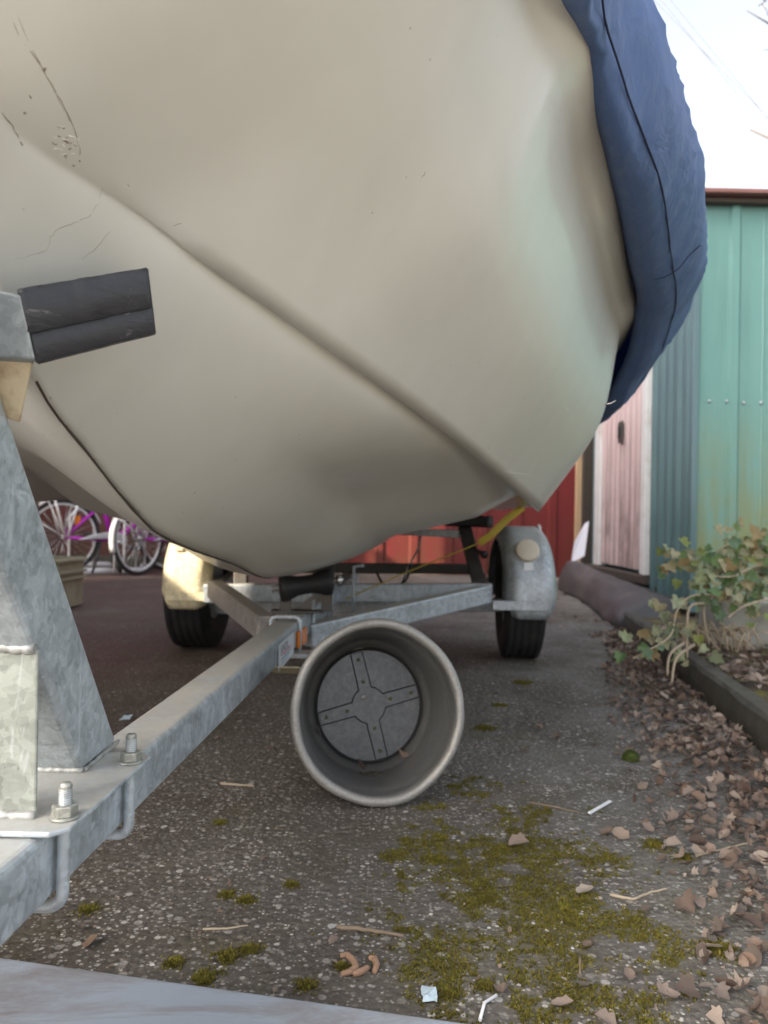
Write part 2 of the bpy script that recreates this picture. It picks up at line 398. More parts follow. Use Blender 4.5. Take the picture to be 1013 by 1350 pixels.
# ------------------------------------------------------------------ ground
def ground():
    xs = [-60, -20, -8, -4] + [-2.5+i*.25 for i in range(8)] + [-.5+i*.02 for i in range(66)] + [.85, 1, 1.5, 2, 3, 6, 20, 60]
    ys = [-60, -20, -6, -2, 0, .3] + [.5+i*.02 for i in range(66)] + [1.9, 2.1, 2.5, 3, 4, 5, 6, 8, 12, 25, 80]
    b = MB(); rows = [[Vector((x, y, .0)) for x in xs] for y in ys]
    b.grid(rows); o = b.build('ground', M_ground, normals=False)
    for p in o.data.polygons:
        pass
    at = o.data.attributes.new('moss', 'FLOAT', 'POINT')
    for i, v in enumerate(o.data.vertices):
        at.data[i].value = max(0, moss_amt(v.co.x, v.co.y)) if (-.5 < v.co.x < .85 and .45 < v.co.y < 2.0) else 0
    tag(o, kind='structure')
    # normals up
    if o.data.polygons[0].normal.z < 0: o.data.flip_normals()
ground()
k_ = MB().box((0, -5.2, .008), (22, 9.6, .02)).build('bounce_apron', simple('pale_bounce', (.40, .395, .38), .9, var=.15, scale=4, bump=.3, dirt=(.28, .27, .25))); tag(k_, kind='structure')  # unseen pale slab, added behind the camera to bounce sunlight onto the hull

# ------------------------------------------------------------------ boat
def XC(y): return -.335 + .0535*y
AX = Vector((.0535, 1, 0)).normalized()      # centre line direction
def pch(tab):                                # monotone cubic through (y, v, v2 ...)
    tab = sorted(tab); xs = [t[0] for t in tab]; n = len(xs); ncol = len(tab[0])-1
    ms = []
    for c in range(ncol):
        v = [t[c+1] for t in tab]; d = [(v[i+1]-v[i])/(xs[i+1]-xs[i]) for i in range(n-1)]
        m = [d[0]]+[0 if d[i-1]*d[i] <= 0 else 2*d[i-1]*d[i]/(d[i-1]+d[i]) for i in range(1, n-1)]+[d[-1]]
        ms.append((v, m))
    def fn(y):
        y = min(max(y, xs[0]), xs[-1]); i = 0
        while i < n-2 and y > xs[i+1]: i += 1
        h = xs[i+1]-xs[i]; t = (y-xs[i])/h
        a, b, c, e = 2*t**3-3*t**2+1, t**3-2*t**2+t, -2*t**3+3*t**2, t**3-t**2
        return [v[i]*a+m[i]*h*b+v[i+1]*c+m[i+1]*h*e for v, m in ms]
    return fn
def hz(px, py, d):
    p = P(px, py, d); return (p.y, p.x-XC(p.y), p.z)
def stem(px, py):                            # ray cut by the boat's centre plane
    v = ray(px, py); t = -.335/(v.x-.0535*v.y); p = CAM+v*t; return (p.y, p.z)
Kt = [(.10, 1.03), (.30, .93), (.42, .83), (.53, .745)]+[stem(*q) for q in ((44, 500), (67, 540), (111, 594), (161, 657), (208, 704))] + \
     [(1.3, .428), (1.675, .376), (2.2, .372), (3, .38), (3.95, .40)]
K = pch(Kt)
Ct = [(.10, .012, 1.035), (.30, .02, .94), (.42, .02, .85)]+[hz(*q) for q in ((0, 165, .53), (170, 280, .63), (300, 370, .71), (460, 481, .85), (600, 582, 1.125), (660, 632, 1.4), (710, 675, 1.85))] + \
     [(2.2, .66, .555), (3, .70, .57), (3.95, .70, .58)]
C = pch(Ct)
Ht = [(.10, .05, 1.065), (.2, .15, 1.06), (.3, .225, 1.055), (.5, .335, 1.045), (.65, .405, 1.035)]+[hz(*q) for q in ((700, 0, .754), (734, 83, .83), (760, 190, 1.0), (784, 311, 1.24), (808, 400, 1.61), (817, 440, 1.8))] + \
     [(2.2, .83, .95), (3, .85, .95), (3.95, .82, .95)]
H = pch(Ht)
Mf = pch([(.1, .5, .5), (.5, .60, .44), (1.0, .69, .45), (1.4, .78, .48), (1.8, .83, .5), (3.95, .85, .5)])
Sx = pch([hz(390, 570, .96), hz(445, 645, 1.29), hz(495, 711, 1.68), (2.2, .27, .478), (3, .27, .488), (3.95, .27, .495)])
Bx = pch([hz(560, 545, 1.02), hz(600, 610, 1.3), hz(618, 645, 1.52), hz(627, 683, 1.78), (2.2, .48, .53), (3, .49, .545), (3.95, .49, .555)])
def lerp(a, b, t): return a+(b-a)*t
def sst(a, b, x): t = min(1, max(0, (x-a)/(b-a))); return t*t*(3-2*t)
def section(y):
    k = K(y)[0]; c = C(y); h = H(y); m = Mf(y)
    c = [c[0], max(c[1], k+.004)]
    chord = lambda t: (c[0]*t, lerp(k, c[1], t))
    ws = sst(.72, 1.45, y); s0 = chord(.5); s0 = (s0[0]*.99, s0[1]+.002); s1 = Sx(y); s = (lerp(s0[0], s1[0], ws), lerp(s0[1], s1[1], ws))
    wb = sst(.8, 1.5, y); b0 = chord(.91); b1 = Bx(y); b = (lerp(b0[0], b1[0], wb), lerp(b0[1], b1[1], wb))
    rise = lerp(.014, .050, sst(.6, 1.7, y))
    f = (lerp(b[0], c[0], .66), lerp(b[1], c[1], .66)+rise)
    md = (lerp(c[0], h[0], m[0]), lerp(c[1], h[1], m[1]))
    g = (h[0]+.044, h[1]+.045); dk = (0, g[1]+.12)
    return [(0, k), s, b, f, tuple(c), md, tuple(h), g, dk]
SUB = [10, 10, 5, 5, 10, 8, 3, 4]
def hull():
    boat = thing('motor_boat', 'cream white motor boat hull sitting bow first on the galvanised trailer', 'boat', (XC(2), 2, .37))
    ys = [.10+.02*i for i in range(40)]+[.90+.03*i for i in range(40)]+[2.1+.1*i for i in range(19)]
    half = []
    for y in ys:
        s = section(y); row = []; pin = []
        for i in range(8):
            for j in range(SUB[i]):
                t = j/SUB[i]; pw = 1+1.1*sst(.8, 1.35, y) if i == 0 else 1; row.append([lerp(s[i][0], s[i+1][0], t), lerp(s[i][1], s[i+1][1], t**pw)])
                pin.append(0 if j else (1 if i in (0, 7) else 2 if i == 4 else 3 if i == 6 else 4 if i == 1 else 5 if i == 2 else 0))
        row.append(list(s[8])); pin.append(1)
        half.append(row)
    n = len(half[0])
    for it in range(8):
        new = []
        for r, y in zip(half, ys):
            q = [list(p) for p in r]
            for j in range(1, n-1):
                w = .5
                if pin[j] == 1: w = 0
                elif pin[j] == 2: w = 0 if y > .7 else lerp(.3, .0, sst(.5, .7, y))
                elif pin[j] == 3: w = .0
                elif pin[j] == 4: w = lerp(.5, .0, sst(.82, 1.08, y))
                elif pin[j] == 5: w = lerp(.5, .03, sst(1.25, 1.6, y))
                if j >= sum(SUB[:6])-1: w = 0
                if sum(SUB[:2]) < j < sum(SUB[:4]): w *= lerp(1, .12, sst(.66, .95, y))
                if sum(SUB[:4]) < j < sum(SUB[:4])+3: w *= lerp(1, .1, sst(.6, .9, y))
                if w and (it < 7 or pin[j] == 0):
                    q[j][0] = lerp(r[j][0], (r[j-1][0]+r[j+1][0])/2, w); q[j][1] = lerp(r[j][1], (r[j-1][1]+r[j+1][1])/2, w)
            new.append(q)
        half = new
    for it in range(16):            # the knuckle fades out towards the stem
        for r, y in zip(half, ys):
            wt_ = .5*(1-sst(.52, .68, y))
            if wt_ <= 0: continue
            q = [list(p) for p in r]; e = sum(SUB[:6])
            for j in range(4, e-1):
                for c_ in (0, 1): r[j][c_] = lerp(q[j][c_], (q[j-1][c_]+q[j+1][c_])/2, wt_)
    rows = []
    for r, y in zip(half, ys):
        rt = [Vector((XC(y)+p[0], y, p[1])) for p in r]; lf = [Vector((XC(y)-p[0], y, p[1])) for p in r[:-1]]
        rows.append(lf[::-1][:-1] + rt if False else [*reversed(lf[1:]), *rt])
    b = MB(); b.grid(rows)
    m = len(rows[0]); last = (len(rows)-1)*m
    # transom and bow caps
    b.f.append([last+i for i in range(m)]); b.sm.append(False)
    b.f.append([i for i in range(m)][::-1]); b.sm.append(False)
    o = b.build('hull', M_hull, boat)
    # worn dark keel edge
    e = MB(); pts = [Vector((XC(y)+.002, y, K(y)[0]-.0005)) for y in [.645+.02*i for i in range(52)]]
    rs = [.0011+.0014*abs(mnoise.noise(p*60)) for p in pts]
    e.tube(pts, rs, 6); e.build('keel_strip', M_dark, boat)
    # outboard bracket on the transom, out of sight behind the hull
    q = MB(); q.box((XC(3.99), 4.0, .75), (.5, .08, .35)); q.build('transom_board', M_hull, boat, .01)
    return half, ys
HALF, HYS = hull()

def cover():
    hem = pch([(.05, .09, 1.07), (.3, .28, 1.062), (.5, .39, 1.05), (.65, .455, 1.038)]+[hz(*q) for q in ((763, 0, .75), (782, 75, .865), (817, 191, 1.0), (833, 265, 1.14), (850, 365, 1.45), (857, 419, 1.70), (834, 500, 2.02), (813, 537, 2.18))]+[(2.6, .90, .84), (3.98, .86, .85)])
    off = pch([(.05, .02, .09), (.8, .026, .09), (.87, .032, .09), (1.0, .060, .09), (1.3, .10, .09), (1.6, .112, .09), (1.9, .11, .12), (2.1, .10, .15), (3.98, .10, .15)])
    ys = [.05+.025*i for i in range(98)]+[2.5+.1*i for i in range(15)]
    rows = []; NS = 26
    prof = {}
    for y in ys:
        h, z = hem(y); oh, oz = off(y); bh, bz = h+oh, z+oz; top = 1.36 + .06*sst(.3, 1.5, y)
        sh = (bh-.02, bz+.09); row = []
        fl = .014+.5*max(0, oz-.09); ctl = [(h-.03, z+.03), (h, z), (h+oh*.45, z+fl), (bh, bz), sh, (bh*.86, bz+.16), (bh*.45, top-.02), (0, top)]
        # quadratic-ish smoothing through Catmull-Rom
        pts = []
        for i in range(len(ctl)-1):
            p0, p1, p2, p3 = ctl[max(0, i-1)], ctl[i], ctl[i+1], ctl[min(len(ctl)-1, i+2)]
            m = 2 if i == 0 else 10
            for j in range(m):
                t = j/m
                pts.append([.5*((2*p1[k])+(p2[k]-p0[k])*t+(2*p0[k]-5*p1[k]+4*p2[k]-p3[k])*t*t+(3*p1[k]-p0[k]-3*p2[k]+p3[k])*t**3) for k in (0, 1)])
        pts.append(list(ctl[-1]))
        for j, p in enumerate(pts):
            a = min(1, j/4)
            w = mnoise.fractal(Vector((p[0]*5+5, y*7, p[1]*7)), 1, 2, 4)*.006*a
            ridge = abs(mnoise.noise(Vector((y*13+p[1]*16, p[1]*7+p[0]*6, 1.7)))); r2 = abs(mnoise.noise(Vector((y*30+p[1]*34, p[1]*12-p[0]*9, 7.3))))
            wr = ((1-ridge)**3*.009-.003+(1-r2)**3*.003)*a*(1 if j < 44 else .4)
            row.append((p[0]+w+wr, p[1]+w*.5))
        rows.append(row); prof[y] = row
    R3 = []
    for y, r in zip(ys, rows):
        rt = [Vector((XC(y)+p[0], y, p[1])) for p in r]; lf = [Vector((XC(y)-p[0], y, p[1])) for p in r[:-1]]
        R3.append(rt+lf[::-1])
    cov = thing('boat_cover', 'blue tarpaulin cover pulled over the gunwale of the boat', 'boat cover', (XC(2), 2, 1.0))
    b = MB(); b.grid(R3)
    m = len(R3[0])
    b.f.append(list(range(m))); b.sm.append(False)
    b.f.append([(len(R3)-1)*m+i for i in range(m)][::-1]); b.sm.append(False)
    o = b.build('tarpaulin', M_tarp, cov, solid=.003)
    for j, rad in ((12, .0014),):
        e = MB(); e.tube([sum((R3[q][j] for q in range(max(0, i-3), min(len(R3), i+4))), Vector())/(min(len(R3), i+4)-max(0, i-3))+Vector((.003, -.002, -.002)) for i in range(2, len(R3)-2)], rad, 6); e.build('seam', simple('blue_thread', (.012, .02, .06), .8), cov)
    i = min(range(len(ys)), key=lambda i: abs(ys[i]-1.46))
    e = MB(); e.tube([R3[i][j]+Vector((.002, -.001, 0)) for j in range(1, 20)], .0016, 6); e.build('seam', bpy.data.materials['blue_thread'], cov)
cover()
def scuffs():
    from mathutils.bvhtree import BVHTree
    ho = bpy.data.objects['hull']; boat = bpy.data.objects['motor_boat']
    me = ho.data; tree = BVHTree.FromPolygons([v.co.copy() for v in me.vertices], [tuple(p.vertices) for p in me.polygons])
    inv = ho.matrix_basis.inverted()
    rnd = random.Random(9)
    def hp(px, py):
        v = ray(px, py); h = tree.ray_cast(CAM, v.normalized())
        if h[0] is None: return CAM+v*.66, -v.normalized()
        return h[0], (h[1] if h[1].dot(v) < 0 else -h[1])
    dk = simple('scuff_dark', (.26, .22, .17), .8, var=.3); lt = simple('scuff_pale', (.78, .76, .72), .5); br = simple('hairline_crack', (.40, .37, .30), .8)
    def line(pts, r, m, name='scratch'):
        out = []
        for (a, b), (c, d) in zip(pts, pts[1:]):
            for i in range(4):
                t = i/4; q = hp(lerp(a, c, t)+rnd.gauss(0, .8), lerp(b, d, t)+rnd.gauss(0, .8)); out.append(q[0]-q[1]*r*.45)
        q = hp(*pts[-1]); out.append(q[0]-q[1]*r*.45); n = len(out)
        MB().tube(out, [r*(.5+.5*math.sin(math.pi*(i+.5)/n))*rnd.uniform(.6, 1.2) for i in range(n)], 5).build(name, m, boat)
    line([(4, 2), (27, 50), (58, 92), (80, 132), (97, 165), (105, 195), (107, 211)], .0006, dk)
    line([(17, 4), (45, 70), (72, 120), (92, 160)], .0005, br)
    line([(0, 146), (15, 165), (29, 190)], .0007, dk)
    line([(138, 240), (131, 268), (118, 284), (98, 294), (80, 300), (67, 312), (63, 330), (40, 338), (10, 345)], .0005, br)
    line([(150, 300), (128, 326), (108, 342)], .0004, br)
    line([(228, 297), (240, 295)], .0004, dk); line([(557, 234), (561, 226)], .0006, dk)
    line([(744, 530), (749, 540), (754, 543)], .0007, lt); line([(780, 540), (812, 528)], .0008, lt)
    line([(665, 622), (715, 628)], .0006, lt); line([(690, 635), (740, 632)], .0005, lt)
    for k in range(26):
        x, y = 80+rnd.gauss(0, 12), 186+rnd.gauss(0, 11); L = rnd.uniform(3, 9)
        line([(x, y), (x+L, y+rnd.gauss(0, 2))], rnd.uniform(.0004, .0009), rnd.choice([lt, lt, dk, br]), 'chip')
    for x, y, r in ((58, 91, .0022), (87, 187, .0016), (84, 170, .0012), (29, 190, .0011), (106, 212, .0011), (40, 128, .0010), (170, 245, .0006)):
        line([(x-1.5, y-2), (x+1.5, y+2)], r, dk, 'chip')
    # grime along the forefoot
    for k in range(70):
        t = rnd.random(); x = 52+t*140+rnd.gauss(5, 4); y0 = 500+t*190 if t < .5 else 500+t*190
        y = {0: 0}.get(1, None) or (pch([(45, 500), (67, 540), (111, 594), (161, 657), (208, 704)])(x)[0] - abs(rnd.gauss(2, 4)))
        line([(x, y), (x+rnd.uniform(1, 4), y+rnd.uniform(0, 3))], rnd.uniform(.0003, .0008), dk, 'grime_speck')
scuffs()

# ------------------------------------------------------------------ trailer
TR = thing('boat_trailer', 'galvanised boat trailer with a square drawbar running back under the hull', 'trailer', (XC(2), 2, 0))
def bz(y): return .2335+.011*y        # drawbar top height
BW = .060
def bpt(y, x=0, z=0):                      # point in the bar's frame: x right of its centre, z above its top
    return Vector((XC(y)+x, y, bz(y)+z))
def drawbar():
    b = MB(); ys = [-.05, 3.6]
    w = BW/2
    b.hexa([bpt(ys[0], -w, -BW), bpt(ys[0], w, -BW), bpt(ys[1], w, -BW), bpt(ys[1], -w, -BW), bpt(ys[0], -w), bpt(ys[0], w), bpt(ys[1], w), bpt(ys[1], -w)])
    o = b.build('drawbar', M_galv, TR, .0065, seg=3)
    c = MB(); c.lathe([(.0, -.16), (.02, -.16), (.028, -.12), (.028, .02), (.0, .02)], bpt(-.08, 0, -.03), AX, 20)
    c.box(bpt(-.2, 0, -.035), (.05, .09, .055)); c.build('coupling', M_galv, TR, .004)
drawbar()

def loft4(b, A, B):     # two quads
    b.hexa([*A, *B])
# mounting plate
PT = .005
def winch_post():
    y0, y1 = .612, .818
    def pp(y, x, z): return Vector((XC(y)+x, y, bz(y)+.0015+z))
    b = MB(); xr, xl = .051, -.075
    poly = [pp(y0, xl, 0), pp(y0, xr-.012, 0), pp(y0+.012, xr, 0), pp(y1-.012, xr, 0), pp(y1, xr-.012, 0), pp(y1, xl, 0)]
    b.prism(poly, (0, 0, PT)); b.build('base_plate', M_galv, TR, .0016)
    top = .0015+PT
    # leaning box post; corner pixels measured on the photograph set its side plane
    xs = -.291; wl = .052
    def side(px, py):
        v = ray(px, py); t = xs/v.x; return CAM+v*t
    fb, ft = side(110, 1040), side(2, 753); bb, bt = side(155, 1001), side(2, 513)
    fb.z = pp(fb.y, 0, top).z; bb.z = pp(bb.y, 0, top).z
    dirf = (ft-fb)/(ft.z-fb.z); dirb = (bt-bb)/(bt.z-bb.z)
    ft2, bt2 = fb+dirf*(.70-fb.z), bb+dirb*(.73-bb.z)
    L = Vector((-wl, 0, 0))
    b = MB(); b.hexa([fb+L, fb, bb, bb+L, ft2+L, ft2, bt2, bt2+L]); b.build('winch_post', M_galv, TR, .007, seg=3)
    # weld bead round the foot
    M_weld = galv('weld_zinc', (.42, .42, .40), .4, .05)
    def bead(p, q, r=.004, n=16):
        p, q = Vector(p), Vector(q); MB().tube([p.lerp(q, i/n)+Vector((0, 0, .0015*mnoise.noise(Vector((i*.9, p.x*50, 0))))) for i in range(n+1)], [r*(1+.18*math.sin(i*2.3)) for i in range(n+1)], 8).build('weld_bead', M_weld, TR)
    bead(fb+L, fb); bead(fb, bb, .0025)
    # short front brace: vertical plate box standing in front of the post
    br = GY(47, 1097, .640); tr_ = Vector((br.x, .640, P(47, 856, .64).z))
    br.z = pp(.64, 0, top).z
    def front(o): return [o+Vector((-.062, 0, 0)), o, o+Vector((0, .004, 0)), o+Vector((-.062, .004, 0))]
    c = MB(); c.hexa([*front(br), *front(tr_+Vector((-.002, 0, 0)))]); c.build('front_brace', galv('galvanised_brace', (.33, .35, .31), .4, .05), TR, .002)
    bead(br+Vector((-.062, 0, 0)), br, .0045); bead(tr_+Vector((-.062, -.001, .002)), tr_+Vector((-.004, -.001, .001)), .005)
    # bow stop bracket
    k = MB()
    e0, e1 = P(-60, 372, .535), P(28, 388, .535); e2, e3 = P(47, 474, .548), P(-60, 468, .548)
    off = Vector((-.01, .02, .0)); k.prism([e3, e2, e1, e0], off); k.build('stop_bracket', galv('galvanised_dark', (.28, .31, .32), .4, .1), TR, .002)
    k = MB(); a0, a1, a2, a3 = P(-50, 474, .56), P(42, 476, .56), P(25, 556, .585), P(-10, 545, .585)
    k.prism([a0, a1, a2, a3], Vector((-.001, .005, 0))); k.build('bracket_gusset', simple('rust_stained_cream', (.60, .50, .34), .6, .1, var=.15, scale=60, dirt=(.22, .10, .04), bump=.2), TR, .001)
    # rubber pad wrapped round the stop arm
    pads = MB()
    A = [P(26, 384, .540), P(48, 476, .552)]; Bq = [P(194, 356, .60), P(204, 437, .612)]
    def padbox(mb, s, e, z0, z1, grow, name):
        rows = []
        N = 22
        for i in range(N+1):
            t = i/N
            up, dn = A[0].lerp(Bq[0], t), A[1].lerp(Bq[1], t)
            p, q = up.lerp(dn, z0), up.lerp(dn, z1)
            dpt = Vector((-.012, .045, 0)); nrm = Vector((.012, -.045, 0)).normalized()
            wob = .0016*mnoise.fractal(Vector((t*7, z0*9, 2)), 1, 2, 3)
            p = p+nrm*(grow+wob); q = q+nrm*(grow+wob*.7)
            m_ = p.lerp(q, .5)+nrm*.002; hi = p+(q-p)*.12+nrm*.002; lo_ = dpt if z1 < .9 else dpt*.12
            rows.append([p+dpt, p-nrm*.004+Vector((0, 0, .001)), p+nrm*.0005, hi, m_, q+nrm*.0015, q-nrm*.0005, q+lo_])
        mb.grid(rows)
        for rr in (rows[0], rows[-1]):
            mb.add(rr, [list(range(8))])
        return mb
    padbox(MB(), 0, 1, .0, .60, .003, '').build('rubber_pad', M_pad, TR, solid=.002)
    q = padbox(MB(), 0, 1, .53, 1.0, -.0015, ''); q.build('rubber_flap', M_pad, TR, solid=.002)
def pad_mat():
    k = NT('taped_rubber'); n = k.noise(34, 6, .7); s = k.ramp(k.noise(1, 5, .75, k.mapped((30, 30, 90)), dist=2), [(.60, 0), (.66, 1)])
    s = k.math('MULTIPLY', s, k.ramp(k.noise(11, 3), [(.5, 0), (.62, 1)]))
    col = k.mix(n, (.022, .024, .03), (.045, .047, .055)); col = k.mix(k.math('MULTIPLY', s, .55), col, (.33, .31, .28))
    k.set('Base Color', col); k.set('Roughness', k.ramp(n, [(.3, .30), (.7, .55)])); k.bump(k.noise(1, 5, .6, k.mapped((40, 40, 110)), dist=1.2), .45, .003); return k.m
M_pad = pad_mat()
winch_post()
for nm in ('stop_bracket', 'bracket_gusset', 'rubber_pad', 'rubber_flap'):     # the stop's other arm, mirrored about the drawbar
    o = bpy.data.objects[nm]; c = o.copy(); c.data = o.data.copy(); COL.objects.link(c)
    for v in c.data.vertices: v.co.x = 2*XC(v.co.y)-v.co.x
    c.data.flip_normals()

def hexnut(c, r, h, ax=(0, 0, 1)):
    b = MB(); b.prism([Vector(c)+Vector((math.cos(k*math.pi/3+.3)*r, math.sin(k*math.pi/3+.3)*r, 0)) for k in range(6)], (0, 0, h)); return b
def ubolts():
    for y in (.642, .785):
        w = BW/2+.0075; r = .0052
        pts = [bpt(y, w, .031)]+[bpt(y, w, .01-.066*i/6) for i in range(7)]
        for i in range(1, 7):
            a = i/6*math.pi/2; pts.append(bpt(y, w-.012+.012*math.cos(a), -.056-.012*math.sin(a)))
        pts += [bpt(y, -p.x+XC(y), 0) if False else bpt(y, -(p.x-XC(y)), p.z-bz(y)) for p in pts[::-1]]
        u = MB().tube(pts, r, 14).build('u_bolt', M_galv, TR)
        for sgn in (1, -1):
            b0 = bpt(y, sgn*w, .0068)
            MB().lathe([(.0, 0), (.0125, 0), (.0125, .0017), (0, .0017)], b0, (0, 0, 1), 24).build('washer', M_nut, u)
            n = hexnut(b0+Vector((0, 0, .0018)), .0108, .0095); n.build('nut', M_nut, u, .0012)
            # thread: a helical profile
            prof = [(0.0, 0)]; z = 0
            prof = []
            for i in range(9): prof += [(.0058, i*.0019), (.0043, i*.0019+.00095)]
            prof = [(0, -.001)]+prof+[(.0046, .0175), (0, .0175)]
            MB().lathe(prof, b0+Vector((0, 0, .0112)), (0, 0, 1), 18).build('thread', M_nut, u)
    # clamp bolts further back (top hoop) and roller bracket bolts
    y = 1.86
    w = BW/2+.006; pts = [bpt(y, w, -.075), bpt(y, w, -.02), bpt(y, w, .002), bpt(y, w-.004, .009), bpt(y, w-.012, .012), bpt(y, 0, .012), bpt(y, -w+.012, .012), bpt(y, -w+.004, .009), bpt(y, -w, .002), bpt(y, -w, -.075)]
    MB().tube(pts, .005, 10).build('u_bolt', M_galv, TR)
    MB().box(bpt(y, .02, -.078), (.13, .06, .012)).build('clamp_plate', M_galv2, TR, .002)
    MB().prism([bpt(1.62, .0, -.064), bpt(1.62, .075, -.064), bpt(1.74, .075, -.1), bpt(1.74, .0, -.1)], (0, 0, .004)).build('light_bracket', M_galvc, TR, .001)
    for y in (2.08, 2.5):
        for s in (1, -1):
            MB().tube([bpt(y, s*w, .03), bpt(y, s*w, -.11)], .005, 8).build('u_bolt', M_galv2, TR)
ubolts()

def bar_side(px, py):        # ray cut by the drawbar's right face
    v = ray(px, py); xo = -.335+BW/2+.0016; t = xo/(v.x-.0535*v.y); return CAM+v*t
def sticker():
    c = [bar_side(367, 886), bar_side(387, 861), bar_side(387, 833), bar_side(367, 851)]
    nrm = (c[1]-c[0]).cross(c[3]-c[0]).normalized()
    if nrm.x < 0: nrm = -nrm
    o = MB().prism([p+nrm*.0002 for p in c], nrm*.0006).build('maker_sticker', simple('sticker_white', (.72, .74, .78), .4, var=.03), TR)
    ex = (c[1]-c[0]); ey = (c[3]-c[0]); n2 = nrm*.0011
    L = ex.length; Hh = ey.length
    def at(u, v): return c[0]+ex*u+ey*v+n2
    ey2 = (c[2]-c[1]); 
    text_obj('KNOX', 'lettering', M_blackpaint, o, at(.14, .58), ex*.95/2.6/.0254*.0254, ey*1.0, .42)
    MB().prism([at(.14, .50), at(.70, .50), at(.70, .535), at(.14, .535)], nrm*.0002).build('underline', M_redink, o)
    MB().prism([at(.30, .43), at(.85, .43), at(.85, .45), at(.30, .45)], nrm*.0002).build('underline', M_redink, o)
    for q, v in enumerate((.33, .25, .12)):
        MB().prism([at(.16, v), at(.8-.1*q, v), at(.8-.1*q, v+.035), at(.16, v+.035)], nrm*.0002).build('small_print', M_blueink, o)
    c = [bar_side(391, 855), bar_side(402, 846), bar_side(402, 826), bar_side(391, 833)]
    r = MB().prism([p+nrm*.0005 for p in c], nrm*.006).build('side_reflector', M_orange, TR, .0015)
sticker()

def roller():
    rl = MB(); a, b = P(368, 776, 2.0), P(438, 766, 2.03)
    ax = b-a; L = ax.length; ax.normalize(); r = .036
    prof = [(0, 0), (.022, 0), (r, .004), (r, .02), (r*.72, L*.35), (r*.68, L*.5), (r*.72, L*.65), (r, L-.02), (r, L-.004), (.022, L), (0, L)]
    k = rl.lathe(prof, a, ax, 28).build('keel_roller', M_rubber, TR)
    MB().tube([a-ax*.02, b+ax*.03], .008, 10).build('roller_axle', M_chrome, TR)
    MB().lathe([(0, 0), (.018, 0), (.018, .012), (0, .012)], b+ax*.012, ax, 6).build('axle_nut', M_chrome, TR)
    for t in (.12, .9):
        p = a.lerp(b, t); MB().bar(p+Vector((0, .015, -.02)), Vector((p.x, p.y+.015, bz(p.y)+.004)), .03, .006, (0, 1, 0)).build('roller_bracket', M_steeldk, TR, .001)
    MB().box(bpt(2.04, .0, .004), (.14, .05, .006)).build('roller_plate', M_steeldk, TR, .001)
    # second small roller bracket further aft
    y = 2.6; MB().box(bpt(y, .0, .05), (.06, .05, .10)).build('bolster_block', M_rubber, TR, .006)
    MB().tube([bpt(2.35, .045, .02), bpt(2.35, .045, -.09)], .006, 8).build('pivot_pin', M_galv2, TR)
roller()

